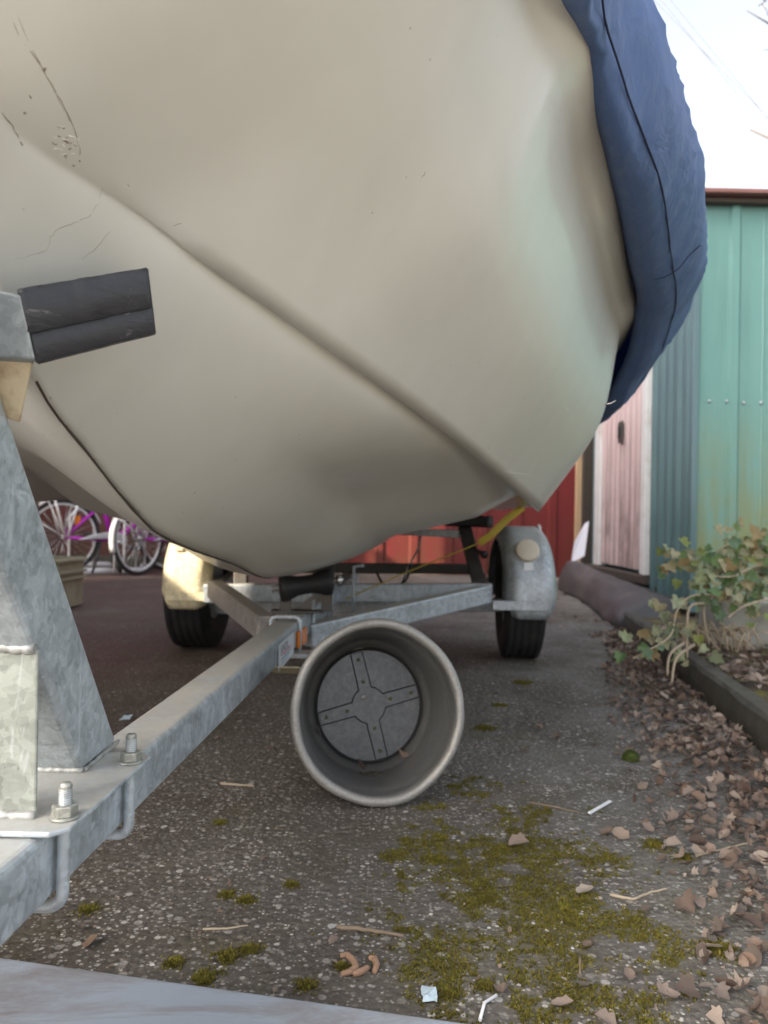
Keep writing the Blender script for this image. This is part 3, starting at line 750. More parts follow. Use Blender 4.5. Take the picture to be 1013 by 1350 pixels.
WHEELS = []
def frame():
    # A-frame arms, cross members
    ra, rb = P(404, 838, 2.06), P(640, 783, 2.62)
    b = MB().bar(ra, rb, .05, .062); b.build('frame_arm', M_galv, TR, .005)
    la, lb = P(352, 828, 2.0), P(283, 776, 2.62)
    MB().bar(la, lb, .05, .062).build('frame_arm', galv('galvanised_warm', (.44, .40, .37), .3, .3), TR, .005)
    ca, cb = P(268, 783, 2.70), P(650, 782, 2.70)
    MB().bar(ca+Vector((0, .03, .0)), cb+Vector((0, .03, 0)), .05, .066).build('cross_member', M_galv, TR, .005)
    ax = MB().bar(P(280, 800, 2.98), P(672, 797, 2.93), .055, .05); ax.build('axle_beam', M_galv2, TR, .004)
    c2, c3 = P(470, 749, 3.35), P(626, 750, 3.32)
    c1 = c2+(c2-c3)*1.4
    MB().bar(c1, c3, .05, .045).build('cross_member', M_steeldk, TR, .004)
    # side rails from the cross member aft to the rear cross member
    MB().bar(P(640, 783, 2.7), P(628, 752, 3.36), .045, .05).build('side_rail', M_galv2, TR, .004)
    MB().bar(P(283, 783, 2.7), P(318, 752, 3.4), .045, .05).build('side_rail', M_galv2, TR, .004)
    # bolster uprights
    MB().bar(P(632, 770, 2.8), P(612, 692, 2.95), .05, .03, (0, 1, 0)).build('bolster_upright', M_steeldk, TR, .004)
    MB().bar(P(590, 686, 2.98), P(648, 688, 2.92), .09, .045).build('bolster_pad', M_rubber, TR, .008)
    MB().bar(P(300, 690, 2.98), P(335, 690, 2.98), .09, .045).build('bolster_pad', M_rubber, TR, .008)
    MB().bar(P(318, 775, 2.8), P(318, 695, 2.95), .05, .03, (0, 1, 0)).build('bolster_upright', M_steeldk, TR, .004)
    MB().bar(P(525, 700, 3.0), P(606, 704, 2.95), .04, .03).build('bolster_rail', M_galv2, TR, .003)
    MB().tube([P(622, 722, 2.85), P(640, 732, 2.8)], .008, 8).build('adjuster', M_steeldk, TR)
    MB().lathe([(0, 0), (.014, .002), (.016, .014), (.01, .024), (0, .026)], P(637, 730, 2.8), P(640, 732, 2.78)-P(637, 730, 2.8), 14).build('adjuster_knob', M_rubber, TR)
    # bent wire pin beside the drawbar
    MB().tube([P(480, 745, 2.4), P(467, 747, 2.4), P(466, 775, 2.4), P(466, 808, 2.4)], .006, 8).build('wire_pin', M_galv, TR)
    # cables
    def cable(pts, r, name, m):
        pts = [Vector(p) for p in pts]; out = []
        for i in range(len(pts)-1):
            p0, p1, p2, p3 = pts[max(0, i-1)], pts[i], pts[i+1], pts[min(len(pts)-1, i+2)]
            for j in range(6):
                t = j/6; out.append(.5*((2*p1)+(p2-p0)*t+(2*p0-5*p1+4*p2-p3)*t*t+(3*p1-p0-3*p2+p3)*t**3))
        out.append(pts[-1]); return MB().tube(out, r, 7).build(name, m, TR)
    cable([P(556, 700, 3.0), P(552, 722, 3.0), P(540, 745, 3.0), P(530, 770, 2.85)], .004, 'cable', M_galv2)
    cable([P(497, 755, 2.9), P(505, 770, 2.8), P(515, 775, 2.75), P(535, 765, 2.85), P(541, 745, 2.95)], .005, 'cable', M_rubber)
    # wheels
    for s, (px, py, w), fm in (('r', (684, 866, .150), M_galv2), ('l', (262, 852, .160), M_galvc)):
        g = G(px, py); r = .237; c = Vector((g.x, g.y+.01, r)); ax = Vector((1, -.0535, 0)).normalized()
        wl = MB()
        hw = w/2
        prof = [(.125, -hw*.75), (.16, -hw*.98), (.20, -hw), (.222, -hw*.92), (r-.006, -hw*.78)]
        for i in range(5):
            t = -hw*.72+i*hw*.36
            prof += [(r, t-hw*.13), (r, t+hw*.13), (r-.005, t+hw*.145), (r-.005, t+hw*.21)]
        prof = prof[:-2]
        prof += [(r-.006, hw*.78), (.222, hw*.92), (.20, hw), (.16, hw*.98), (.125, hw*.75)]
        ty = wl.lathe(prof, c, ax, 56).build('wheel', M_tyre, TR)
        rim = MB().lathe([(0, -.01), (.05, -.01), (.07, .015), (.105, .02), (.115, -hw*.6), (.13, -hw*.76), (.132, -hw*.7), (.118, -hw*.4), (.118, hw*.4), (.132, hw*.7)], c, ax, 40).build('wheel_rim', M_white, ty)
        # mudguard: arc with rounded lip
        fw = .185; R0 = .262; rows = []; N = 40
        for i in range(N+1):
            a = R(-14)+(R(186)-R(-14))*i/N             # 0 = towards the camera
            sh = 1-.0*abs(a-math.pi/2)
            cut = .42*max(0, 1-(a-R(-14))/R(16))**2*.5+.42*max(0, 1-(R(186)-a)/R(16))**2*.5   # rounded corners at the lips
            row = []
            for j in range(15):
                t = -1+2*j/14; x = t*fw/2*(1-cut)
                rr = R0-.05*max(0, abs(t)-.55)**2/.2
                row.append(c+ax*x+Vector((0, -math.cos(a)*rr, math.sin(a)*rr)))
            rows.append(row)
        fe = MB(); fe.grid(rows); fd = fe.build('mudguard', fm, TR, solid=.003)
        fr = c+Vector((0, -R0*.985, 0))
        inner = -1 if s == 'r' else 1
        zb = P(0, 797 if s == 'r' else 783, 2.68).z
        MB().bar(Vector((c.x+inner*(.14), fr.y-.012, .222)), Vector((c.x-inner*.055, fr.y-.012, .222)), .006, .032).build('mudguard_stay', fm, TR, .001)
        if s == 'r':
            def onf(px, py, e=0):        # point on the guard's front
                v = ray(px, py); best = None
                # intersect cylinder of radius R0 round the axle (axis ~ x)
                oy, oz = CAM.y-c.y, CAM.z-c.z; A_ = v.y**2+v.z**2; B_ = 2*(oy*v.y+oz*v.z); C_ = oy*oy+oz*oz-(R0+e)**2
                t = (-B_-math.sqrt(max(0, B_*B_-4*A_*C_)))/(2*A_); return CAM+v*t
            p = onf(695, 727, .004); nr = Vector((0, p.y-c.y, p.z-c.z)).normalized(); nr = (nr+Vector((0, -.8, 0))).normalized()
            MB().lathe([(0, .016), (.035, .016), (.041, .013), (.043, .004), (.043, -.012), (0, -.012)], p+nr*.006, nr, 32).build('round_reflector', M_cream, fd, .001)
            p = onf(697, 747, .003); MB().box(p, (.034, .004, .028), Matrix.Rotation(R(-8), 3, 'X')).build('small_label', M_whiteclean, fd)
            MB().tube([P(711, 706, 2.88), P(712, 696, 2.88), P(710, 692, 2.88)], .006, 8).build('lashing_hook', M_whiteclean, fd)
        else:
            MB().box(Vector((c.x-.03, c.y-R0*.84, c.z+R0*.60)), (.03, .004, .025), Matrix.Rotation(R(-36), 3, 'X')).build('small_label', M_cream, fd)
frame()
st = thing('lashing_strap', 'yellow webbing strap stretched between the hull and the right mudguard', 'strap', P(600, 720, 2.75))
def strap():
    pts = [P(690, 668, 2.82), P(668, 685, 2.8), P(648, 705, 2.78), P(632, 716, 2.77)]
    b = MB()
    for p, q in zip(pts, pts[1:]): b.bar(p, q, .028, .003, (0, 1, .3))
    b.build('webbing', M_yellow, st)
    MB().tube([P(632, 716, 2.77), P(590, 733, 2.7), P(530, 757, 2.6), P(455, 790, 2.45)], .0024, 6).build('loose_end', M_yellow, st)
strap()

# ------------------------------------------------------------------ zinc tub
def tub():
    rim_b = G(500, 1063); R0 = .164
    c = P(498, 939, 1.0); v = ray(498.5, 939.5); c = CAM+v*((rim_b.y+.012)/v.y); c.z = R0*math.cos(R(7))+.002
    e = GY(486, 929, c.y+.215); ax = (e-c); ax.normalize()
    t = thing('zinc_tub', 'round grey zinc tub lying on its side with its mouth toward the camera', 'tub', (c.x, c.y+.1, 0))
    sx = .955; D = .215
    prof = [(.149, .012), (.147, .03), (.1455, .045), (.144, .06), (.1425, .062), (.140, .10), (.134, D-.02), (.128, D-.006), (.1165, D)]
    outer = [(.126, D+.004), (.140, D-.015), (.147, .10), (.151, .05), (.156, .012)]
    MB().lathe(prof+[(.1165, D+.003)]+outer, c, ax, 96, sx, True).build('wall', M_bucket, t)
    rr = []; 
    for k in range(14):
        a = 2*math.pi*k/14; rr.append((.1550+.0088*math.cos(a), .006+.0105*math.sin(a)))
    MB().lathe(rr, c, ax, 110, sx, True).build('rim', M_rim, t)
    for o_ in t.children:
        for v in o_.data.vertices:
            r_v = v.co-c; r_v -= ax*r_v.dot(ax)
            v.co += r_v.normalized()*(.0030*mnoise.noise(v.co*9)+.0012*mnoise.noise(v.co*30))
    a_ = ax.cross(Vector((0, 0, 1))).normalized(); b_ = ax.cross(a_)
    def dp(x, y, z): return c+ax*(D-.004+z)+a_*x*sx+b_*y      # a_: x to the right?, b_: down
    sg = 1 if a_.x > 0 else -1; sv = 1 if b_.z > 0 else -1
    def d2(x, y, z): return dp(x*sg, y*sv, z)
    rd = .110
    fl = MB(); n = 72
    fl.add([d2(0, 0, 0)]+[d2(rd*math.cos(2*math.pi*k/n), rd*math.sin(2*math.pi*k/n), 0) for k in range(n)]+[d2(rd*math.cos(2*math.pi*k/n), rd*math.sin(2*math.pi*k/n), .012) for k in range(n)],
           [(0, 1+k, 1+(k+1) % n) for k in range(n)]+[(1+k, 1+n+k, 1+n+(k+1) % n, 1+(k+1) % n) for k in range(n)], False)
    fl.build('floor_disc', M_disc, t)
    MB().lathe([(.1102, D-.0015), (.1165, D-.0035)], c, ax, 72, sx).build('gap_ring', M_groove, t)
    # pressed cross with round boss
    hub = .036; w = .0135; ang0 = R(15)
    outl = []
    for q in range(4):
        a = ang0+q*math.pi/2; u = Vector((math.cos(a), math.sin(a))); v_ = Vector((-u.y, u.x))
        aa = math.asin(w/hub)
        outl += [u*(rd-.002)-v_*w*.92, u*(rd-.002)+v_*w*.92]
        a0, a1 = a+aa, a+math.pi/2-aa
        outl += [Vector((math.cos(a0+(a1-a0)*i/8), math.sin(a0+(a1-a0)*i/8)))*hub for i in range(9)]
    poly = [d2(p.x, p.y, -.0005) for p in outl]
    MB().prism(poly, ax*-.0035).build('cross_plate', M_disc, t, .001)
    g = MB(); m = len(outl)
    for i in range(m):
        if i % 11 == 0: continue
        p, q = outl[i], outl[(i+1) % m]; 
        g.tube([d2(p.x, p.y, -.0008), d2(q.x, q.y, -.0008)], .0018, 5)
    g.build('cross_outline', M_groove, t)
    mossg = simple('green_rivet', (.10, .11, .05), .8)
    for q in range(4):
        a = ang0+q*math.pi/2
        for rad in (.048, .094):
            MB().lathe([(0, 0), (.0038, 0), (.0038, .0012), (.0022, .0022), (0, .0024)], d2(rad*math.cos(a), rad*math.sin(a), -.004), -ax, 12).build('rivet', mossg, t)
    MB().lathe([(0, 0), (.006, 0), (.005, .001), (0, .0012)], d2(-.012, .016, -.0042), -ax, 12).build('rivet', M_rim, t)
    # smear of white paint on the inner lip
    p = P(428, 860, 1.36)
    rim_c = [c+ax*.028+(a_*sg*math.cos(R(an))*sx+b_*sv*math.sin(R(an)))*.1462 for an in (127, 130, 133, 136, 139)]
    for i, q in enumerate(rim_c[:-1]):
        nx = (rim_c[i+1]-q)*.8; MB().prism([q, q+nx*.6+ax*.004, q+nx+ax*.010*(1 if i % 2 else .5), q+ax*.012], (c-q).normalized()*.0006).build('paint_mark', M_whiteclean, t)
    # dead leaves lying inside: separate things
    return c, ax, d2
TUBC, TUBAX, TUBD = tub()

# ------------------------------------------------------------------ metal board under the camera
def board():
    a, b = G(-60, 1252, .035), G(700, 1359, .035)
    d = (b-a).normalized(); n = Vector((d.y, -d.x, 0))
    if n.y > 0: n = -n
    a -= d*.25; b += d*.1
    o = MB().prism([a, b, b+n*.16, a+n*.16], (0, 0, -.0345)).build('metal_board', M_plank, None, .004)
    tag(o, 'long weathered grey blue metal board lying on the asphalt below the drawbar', 'board')
board()

# ------------------------------------------------------------------ back walls
def rib_sheet(p, q, h, n, depth, rib, nrm, z0=0.0, duty=.3):
    """profile sheet from p to q with raised ribs; nrm points at the viewer"""
    p, q, nrm = Vector(p), Vector(q), Vector(nrm); pts = []
    L = (q-p).length; d = (q-p)/L; pitch = L/n
    for i in range(n):
        s = i*pitch
        for t, o in ((0, 0), (pitch*(1-duty)/2, 0), (pitch*(1-duty)/2+depth, 1), (pitch*(1+duty)/2-depth, 1), (pitch*(1+duty)/2, 0)):
            pts.append(p+d*(s+t)+nrm*(o*depth))
    pts.append(q)
    b = MB(); b.grid([[x+Vector((0, 0, z0)) for x in pts], [x+Vector((0, 0, h)) for x in pts]], False)
    return b
def back():
    Y = 7.6
    x0, x1, x2 = GY(205, 700, Y).x, GY(757, 700, Y).x, GY(-700, 700, Y).x
    w = thing('red_metal_wall', 'dark red ribbed metal wall behind the trailer', 'wall', ((x0+x1)/2, Y, 0))
    rib_sheet((-.9, Y, 0), (x1+.3, Y, 0), 2.3, 9, .02, .1, (0, -1, 0)).build('sheet', M_red, w, solid=.004)
    MB().bar((-.9, Y-.03, 2.32), (x1+.3, Y-.03, 2.32), .1, .05).build('top_rail', M_dark, w, .004)
    w = thing('brown_board_wall', 'brownish red board wall behind the bicycle', 'wall', (-4, Y, 0))
    b = MB(); n = 34; wd = (-.93-x2)/n
    for i in range(n):
        b.box((x2+wd*(i+.5), Y+.01*(i % 2), 1.12), (wd-.004, .025, 2.2))
    b.build('boards', M_brown, w, .002)
    MB().bar((x2, Y-.03, .06), (-.93, Y-.03, .06), .06, .12).build('base_beam', M_kerb, w, .01)
    # corner of the yard: two posts and a board at the end of the green shed
    a = G(764, 752); 
    for px, wd, m, nm, lb, y in ((762, .05, M_tan, 'timber_post', 'slim pale timber post between the red wall and the green shed', 6.9), (775, .10, M_dark, 'timber_post', 'dark rough timber post at the end of the green shed', 6.5)):
        g = GY(px, 700, y); b = MB()
        b.box((g.x, y, 1.05), (wd, .06, 2.1)); b.box((g.x, y, .02), (wd+.02, .08, .04))
        tag(b.build(nm, m, None, .004), lb, 'post')
    g = [P(754, 742, 5.95), P(771, 733, 5.95), P(777, 687, 6.15), P(772, 690, 6.15), P(758, 715, 6.05)]
    o = MB().prism(g, (0, .02, 0)).build('white_board', M_board, None, .002); tag(o, 'small white board leaning against the foot of the shed wall', 'board')
back()

# ------------------------------------------------------------------ green shed
def shed():
    d0 = 3.7
    cx = GY(917, 480, d0).x; far = 5.72
    sx = .035
    def sw(y): return cx+sx*(y-d0)
    t = thing('metal_shed', 'mint green metal shed with a pink door and a brown roof edge', 'shed', (cx, d0, 0))
    topz = GY(930, 268, d0).z
    # front sheet with trapezoid ribs
    pts = []; x = cx
    rx = GY(958, 500, d0).x
    def P2(x, o): return Vector((x, d0-o, 0))
    ribs = [rx+i*.30 for i in range(9)]
    pts = [P2(cx, 0)]
    for r in ribs: pts += [P2(r, 0), P2(r+.014, .016), P2(r+.048, .016), P2(r+.062, 0), P2(r+.17, 0), P2(r+.176, .004), P2(r+.182, 0)]
    pts.append(P2(cx+3, 0))
    b = MB(); b.grid([[p+Vector((0, 0, z)) for p in pts] for z in (.1, topz)], False); b.build('front_sheet', M_green, t, solid=.003)
    MB().box((cx-.006, d0-.008, (topz+.1)/2), (.03, .03, topz-.1)).build('corner_trim', M_teal, t, .003)
    # roof with red-brown edge
    MB().hexa([Vector(p) for p in ((cx-.09, d0-.10, topz+.012), (cx+3.1, d0-.10, topz+.012), (cx+3.1, far+.1, topz+.16), (cx-.03, far+.1, topz+.16), (cx-.09, d0-.10, topz+.034), (cx+3.1, d0-.10, topz+.034), (cx+3.1, far+.1, topz+.2), (cx-.03, far+.1, topz+.2))]).build('roof', M_roofred, t, .004)
    MB().box((cx+1.5, d0-.03, topz-.004), (3.0, .05, .022)).build('eave_batten', M_dark, t, .003)
    for px, py in ((935, 529), (958, 529), (980, 531), (1003, 531)):
        p = GY(px, py, d0-.004); MB().lathe([(0, .005), (.004, .004), (.0075, .001), (.0075, -.001), (0, -.001)], p-Vector((0, .004, 0)), (0, -1, 0), 14).build('screw', M_galv2, t)
    # side wall: sheets either side of the door
    def sp(px):      # distance y at which the pixel column meets the side wall near horizon
        v = ray(px, 690); k = (cx-sx*d0)/(v.x/v.y-sx); return k
    yd1, yd0 = sp(858), sp(793)
    for a, bb in ((d0+.008, yd1), (yd0, far)):
        n = max(2, int((bb-a)/.11)); rib_sheet((sw(a), a, 0), (sw(bb), bb, 0), topz+.02, n, .018, .1, (-1, 0, 0), .12, .45).build('side_sheet', M_teal, t, solid=.003)
    rib_sheet((sw(far), far, 0), (sw(far)+2.9, far, 0), topz+.15, 12, .02, .1, (0, 1, 0), .1).build('rear_sheet', M_teal, t, solid=.003)
    zs = .235
    # door
    dw = (yd1+.05, yd0-.05)
    dr = rib_sheet((sw(dw[0])-.012, dw[0], 0), (sw(dw[1])-.012, dw[1], 0), topz-.08, 9, .007, .1, (-1, 0, 0), zs+.02, .5).build('door', M_pink, t, solid=.004)
    MB().box((sw(yd1)-.018, yd1+.02, (zs+topz)/2), (.05, .075, topz-zs)).build('door_frame', M_white, t, .004)
    MB().box((sw(yd0)-.018, yd0-.02, (zs+topz)/2), (.05, .13, topz-zs)).build('door_frame', M_white, t, .004)
    hp = P(830, 570, 4.85); hy = 4.9; hx = sw(hy)-.03
    hz_ = GY(830, 570, hy).z
    h = MB().box((hx, hy, hz_), (.012, .075, .14)).build('door_handle', M_steeldk, dr, .004)
    MB().box((hx-.010, hy, hz_), (.012, .035, .08)).build('handle_grip', M_rubber, dr, .004)
    MB().box((sw(5)-.02, (yd0+yd1)/2+.05, zs-.03), (.10, yd0-yd1+.2, .05)).build('door_sill', M_dark, t, .006)
    MB().box((sw(4.6)+.02, (d0+far)/2, .1), (.07, far-d0, .16)).build('base_beam', M_dark, t, .005)
    return sw, cx
SW, SHX = shed()

def rolled_sheet():
    # weathered grey sheet curling along the foot of the shed
    rows = []; N = 26
    for i in range(N+1):
        t = i/N; y = lerp(3.68, 6.05, t); A = lerp(.27, .13, sst(0, .75, t)); B_ = lerp(.14, .235, t)
        e = min(1, math.sqrt(max(0, 1-(1-min(1, t/.10))**2))+.18); A *= e; B_ *= e
        row = []
        for j in range(16):
            a = R(98)*j/15
            k_ = 1+.07*mnoise.noise(Vector((i*.3, j*.28, 4)))
            row.append(Vector((SW(y)-.075-A*math.cos(a)*k_, y-.05*math.cos(a), B_*math.sin(a)*k_+.004)))
        rows.append(row)
    for r in rows:
        lo = min(v.z for v in r)
        if lo < .004:
            for v in r: v.z += .004-lo
    mbs = MB().grid(rows); mbs.add(rows[0]+[Vector((rows[0][-1].x, rows[0][-1].y, .004))], [list(range(17))]); o = mbs.build('rolled_sheet', M_mat, None, solid=.004); tag(o, 'weathered dark grey rolled sheet lying along the foot of the shed door', 'rolled sheet')
rolled_sheet()

# ------------------------------------------------------------------ kerb and raised bed
def KX(y): return .855+.163*(y-1.68)
def bed():
    d = Vector((.163, 1, 0)).normalized(); n = Vector((1, -.163, 0)).normalized()
    k = thing('stone_kerb', 'dark mossy kerb holding the raised bed beside the asphalt', 'kerb', (KX(1.5), 1.5, 0))
    y = -.6
    while y < 3.45:
        L = .98; a = Vector((KX(y), y, 0)); b_ = a+d*L
        rows = []
        m = MB()
        N = 14
        for i in range(N+1):
            p = a.lerp(b_, i/N)
            def w(q): return .004*mnoise.fractal(Vector((p.y*11, q*3.1, y)), 1, 2, 3)
            rows.append([p+n*w(1)+Vector((0, 0, -.02)), p+n*(w(2))+Vector((0, 0, .04)), p+n*(.004+w(3))+Vector((0, 0, .078+w(5))), p+n*(.016+w(4))+Vector((0, 0, .087+w(6))), p+n*.055+Vector((0, 0, .088+w(7))), p+n*.065+Vector((0, 0, .06)), p+n*.065+Vector((0, 0, -.02))])
        m.grid(rows, False); m.add(rows[0], [list(range(7))]); m.add(rows[-1], [list(range(7))])
        m.build('kerb_stone', M_kerb, k)
        y += .985*d.y
    rows = []
    for i in range(40):
        y = -.6+i*.115; row = []
        for j in range(30):
            x = KX(y)+.066+(j/29)**1.5*3
            row.append(Vector((x, y, .068+.012*mnoise.fractal(Vector((x*6, y*6, 0)), 1, 2, 4)+min(.04, .03*j/29))))
        rows.append(row)
    o = MB().grid(rows).build('soil_bed', M_soil); tag(o, kind='structure')
    # grey block behind the ivy
    a = P(985, 848, 2.75)
    g0, g1 = GY(950, 848, 2.75), GY(1085, 850, 2.75)
    zt = GY(985, 792, 2.75).z
    b = MB(); b.hexa([Vector((g0.x, 2.75, .07)), Vector((g1.x, 2.68, .07)), Vector((g1.x, 2.95, .07)), Vector((g0.x, 2.98, .07)), Vector((g0.x+.012, 2.77, zt)), Vector((g1.x-.01, 2.70, zt-.01)), Vector((g1.x-.01, 2.93, zt)), Vector((g0.x+.012, 2.96, zt))])
    tag(b.build('concrete_block', M_stone, None, .012), 'weathered grey concrete block in the raised bed under the ivy', 'block')
bed()

# ------------------------------------------------------------------ leaves
def leaf_outline(kind, rnd):
    pts = []
    if kind == 'maple':
        lob = [(0, .1), (.28, .05), (.5, .22), (.40, .35), (.52, .62), (.30, .58), (.22, .72), (0, 1.0)]
    elif kind == 'oval':
        lob = [(0, 0), (.16, .12), (.30, .35), (.32, .55), (.22, .78), (.08, .94), (0, 1)]
    elif kind == 'ivy':
        lob = [(0, .12), (.25, 0), (.50, .20), (.34, .40), (.44, .60), (.20, .66), (0, 1.0)]
    else:
        lob = [(0, .02), (.2, .1), (.38, .3), (.33, .5), (.4, .68), (.2, .85), (0, 1)]
    l = [(x*rnd.uniform(.85, 1.15), y) for x, y in lob]; r = [(-x*rnd.uniform(.85, 1.15), y) for x, y in lob[1:-1]]
    return l, r[::-1]
def leaf_mesh(kind, rnd, curl, n_in=2):
    """one curled leaf, unit length, as (verts, faces)"""
    l, r = leaf_outline(kind, rnd); rim = l+r
    c = (0, .45); vs = [Vector((c[0], c[1], 0))]; m = len(rim)
    for s in (.55, 1.0):
        for x, y in rim: vs.append(Vector((c[0]+(x-c[0])*s, c[1]+(y-c[1])*s, 0)))
    fs = [(0, 1+i, 1+(i+1) % m) for i in range(m)]+[(1+i, 1+m+i, 1+m+(i+1) % m, 1+(i+1) % m) for i in range(m)]
    ph = rnd.uniform(0, 6); k1, k2, k3 = curl*rnd.uniform(.4, 1.2), curl*rnd.uniform(-.6, .9), rnd.uniform(-.4, .4)
    for v in vs:
        d = v.x; v.z += .34*curl*abs(d)+k1*d*d*1.6+k2*(v.y-.45)**2*1.1+k3*curl*d*(v.y-.4)+.05*curl*math.sin(v.y*9+ph)*math.cos(d*8)
        v.y -= .45
    z0 = min(v.z for v in vs)
    for v in vs: v.z -= z0
    return vs, fs
def on_ground(x, y): 
    return .068+.012*mnoise.fractal(Vector((x*6, y*6, 0)), 1, 2, 4)+.004 if x > KX(y)+.07 else .003
def leaves():
    rnd = random.Random(11); kinds = []
    for i in range(22):
        kd = ('maple', 'oval', 'ragged', 'oval', 'maple', 'ragged')[i % 6]
        kinds.append(leaf_mesh(kd, rnd, rnd.uniform(.2, .95)))
    meshes = []
    for i, (vs, fs) in enumerate(kinds):
        b = MB(); b.add(vs, fs, True); o = b.build('dead_leaf', M_leaf, None, normals=False); me = o.data; bpy.data.objects.remove(o)
        meshes.append(me)
    spots = []
    # drift in the gutter against the kerb
    edge = pch([(.5, .30), (.92, .425), (1.08, .475), (1.31, .52), (1.7, .60), (2.14, .68), (2.7, .85), (3.3, 1.02), (4, 1.15)])
    tries = 0
    while len(spots) < 2100 and tries < 40000:
        tries += 1
        y = .62+3.0*rnd.random()**1.5; e = edge(y)[0]; kx = KX(y)-.02
        u = rnd.random()**.62; x = lerp(e-.05, kx, u)+rnd.gauss(0, .03)*(1-u)
        if x > kx: continue
        if abs(x)/y > .80: continue
        z = .002+.022*sst(.3, .95, u)*rnd.random()**.8
        spots.append((x, y, z, rnd.uniform(.014, .030)*(1 if u > .1 else .8), 'drift'))
    for i in range(420):           # on the bed
        y = rnd.uniform(1.75, 3.2); x = KX(y)+.05+rnd.random()**1.3*.5
        spots.append((x, y, on_ground(x, y)+rnd.random()*.012, rnd.uniform(.025, .045), 'bed'))
    for i in range(110):           # far, round the trailer and along the walls
        y = rnd.uniform(3.2, 7.4); x = rnd.choice([lerp(.6, 1.6, rnd.random()) if y < 5.5 else rnd.uniform(.9, 1.9), rnd.uniform(.9, 1.8)])
        if x > SW(y)-.15 and y < 5.9: continue
        spots.append((x, y, .003, rnd.uniform(.03, .055), 'far'))
    single = [(683, 1118, .042), (800, 1102, .034), (818, 1104, .040), (770, 1180, .036), (855, 1205, .034), (709, 962, .034), (654, 916, .040), (800, 882, .05), (735, 975, .028),
              (690, 992, .03), (985, 1222, .05), (890, 1085, .04), (105, 1228, .024), (120, 1246, .026), (262, 925, .04), (290, 905, .04), (245, 952, .036), (135, 948, .03),
              (380, 950, .026), (355, 925, .03), (285, 975, .026), (358, 990, .022), (225, 965, .028), (800, 1355, .03), (740, 1330, .03), (905, 1310, .034), (880, 1318, .032), (830, 1290, .02),
              (775, 1250, .02), (350, 1138, .02), (440, 1245, .018), (660, 1310, .018), (480, 920, .03), (395, 1000, .02), (770, 1306, .026), (930, 1265, .024)]
    solo = []
    for px, py, s in single:
        g = G(px, py); solo.append((g.x, g.y, .003, s*.82, 'solo'))
    spots.sort(key=lambda s: s[1]/s[3] if False else s[1])
    near = [s for s in spots if s[4] != 'far' and abs(s[0])/s[1] < .53][:258]
    nearset = set(id(s) for s in near); rest = [s for s in spots if id(s) not in nearset]
    lab = {'drift': ('dry brown curled leaf in the drift against the dark kerb', 'dry leaves drifted along the kerb'),
           'bed': ('dry brown leaf lying on the soil of the raised bed', 'dry leaves on the raised bed'),
           'solo': ('single dry brown leaf lying on the open asphalt', 'dry leaves scattered on the asphalt')}
    for s in solo+near:
        o = bpy.data.objects.new('dead_leaf', rnd.choice(meshes)); COL.objects.link(o)
        o.location = (s[0], s[1], s[2]); o.scale = (s[3],)*3
        t = .55 if s[4] == 'drift' else .2
        o.rotation_euler = (rnd.gauss(0, t), rnd.gauss(0, t), rnd.uniform(0, 6.28))
        if t > .3 or s[4] == 'bed': o.location.z += s[3]*.22
        else: o.location.z += s[3]*.08
        tag(o, lab[s[4]][0], 'leaf', lab[s[4]][1])
    b = MB()
    for s in rest:
        vs, fs = rnd.choice(kinds); t = .5 if s[4] == 'drift' else .25
        m = Matrix.Translation((s[0], s[1], s[2]+s[3]*.2)) @ Matrix.Rotation(rnd.uniform(0, 6.28), 4, 'Z') @ Matrix.Rotation(rnd.gauss(0, t), 4, 'X') @ Matrix.Rotation(rnd.gauss(0, t), 4, 'Y') @ Matrix.Scale(s[3], 4)
        b.add([m @ v for v in vs], fs, True)
    # crumbs and litter between the leaves
    for i in range(2600):
        y = .55+2.6*rnd.random()**1.4
        if rnd.random() < .55: e = edge(y)[0]; x = lerp(e-.06, KX(y)-.01, rnd.random()**.8)
        else: x = rnd.uniform(-.5, .8)*min(1, y*.6+.2)
        if x > KX(y): continue
        s = rnd.uniform(.002, .008); m = Matrix.Translation((x, y, .002+s*.1)) @ Matrix.Rotation(rnd.uniform(0, 6.28), 4, 'Z') @ Matrix.Rotation(rnd.gauss(0, .4), 4, 'X')
        w = rnd.uniform(.25, .7)
        b.add([m @ Vector(v)*1 for v in ((0, 0, 0), (s*w, s*.3, s*.1), (s*w*.8, s*1.1, .0), (-s*w*.2, s*.9, s*.15))], [(0, 1, 2, 3)], False)
    o = b.build('leaf_litter', M_leaf, None, normals=False); tag(o, 'crumbled dry leaf litter farther along the kerb and over the asphalt', 'leaf litter', kind='stuff')
    # two withered leaves inside the tub
    for ang, s in ((205, .022), (262, .026), (305, .024)):
        p = TUBD(.118*math.cos(R(ang)), .118*math.sin(R(ang)), -.012)
        o = bpy.data.objects.new('dead_leaf', rnd.choice(meshes)); COL.objects.link(o); o.location = p; o.scale = (s,)*3
        o.rotation_euler = (1.1, rnd.uniform(-.4, .4), rnd.uniform(0, 6))
        tag(o, 'withered brown leaf caught at the bottom inside the zinc tub', 'leaf', 'withered leaves inside the tub')
    return kinds
LEAFK = leaves()

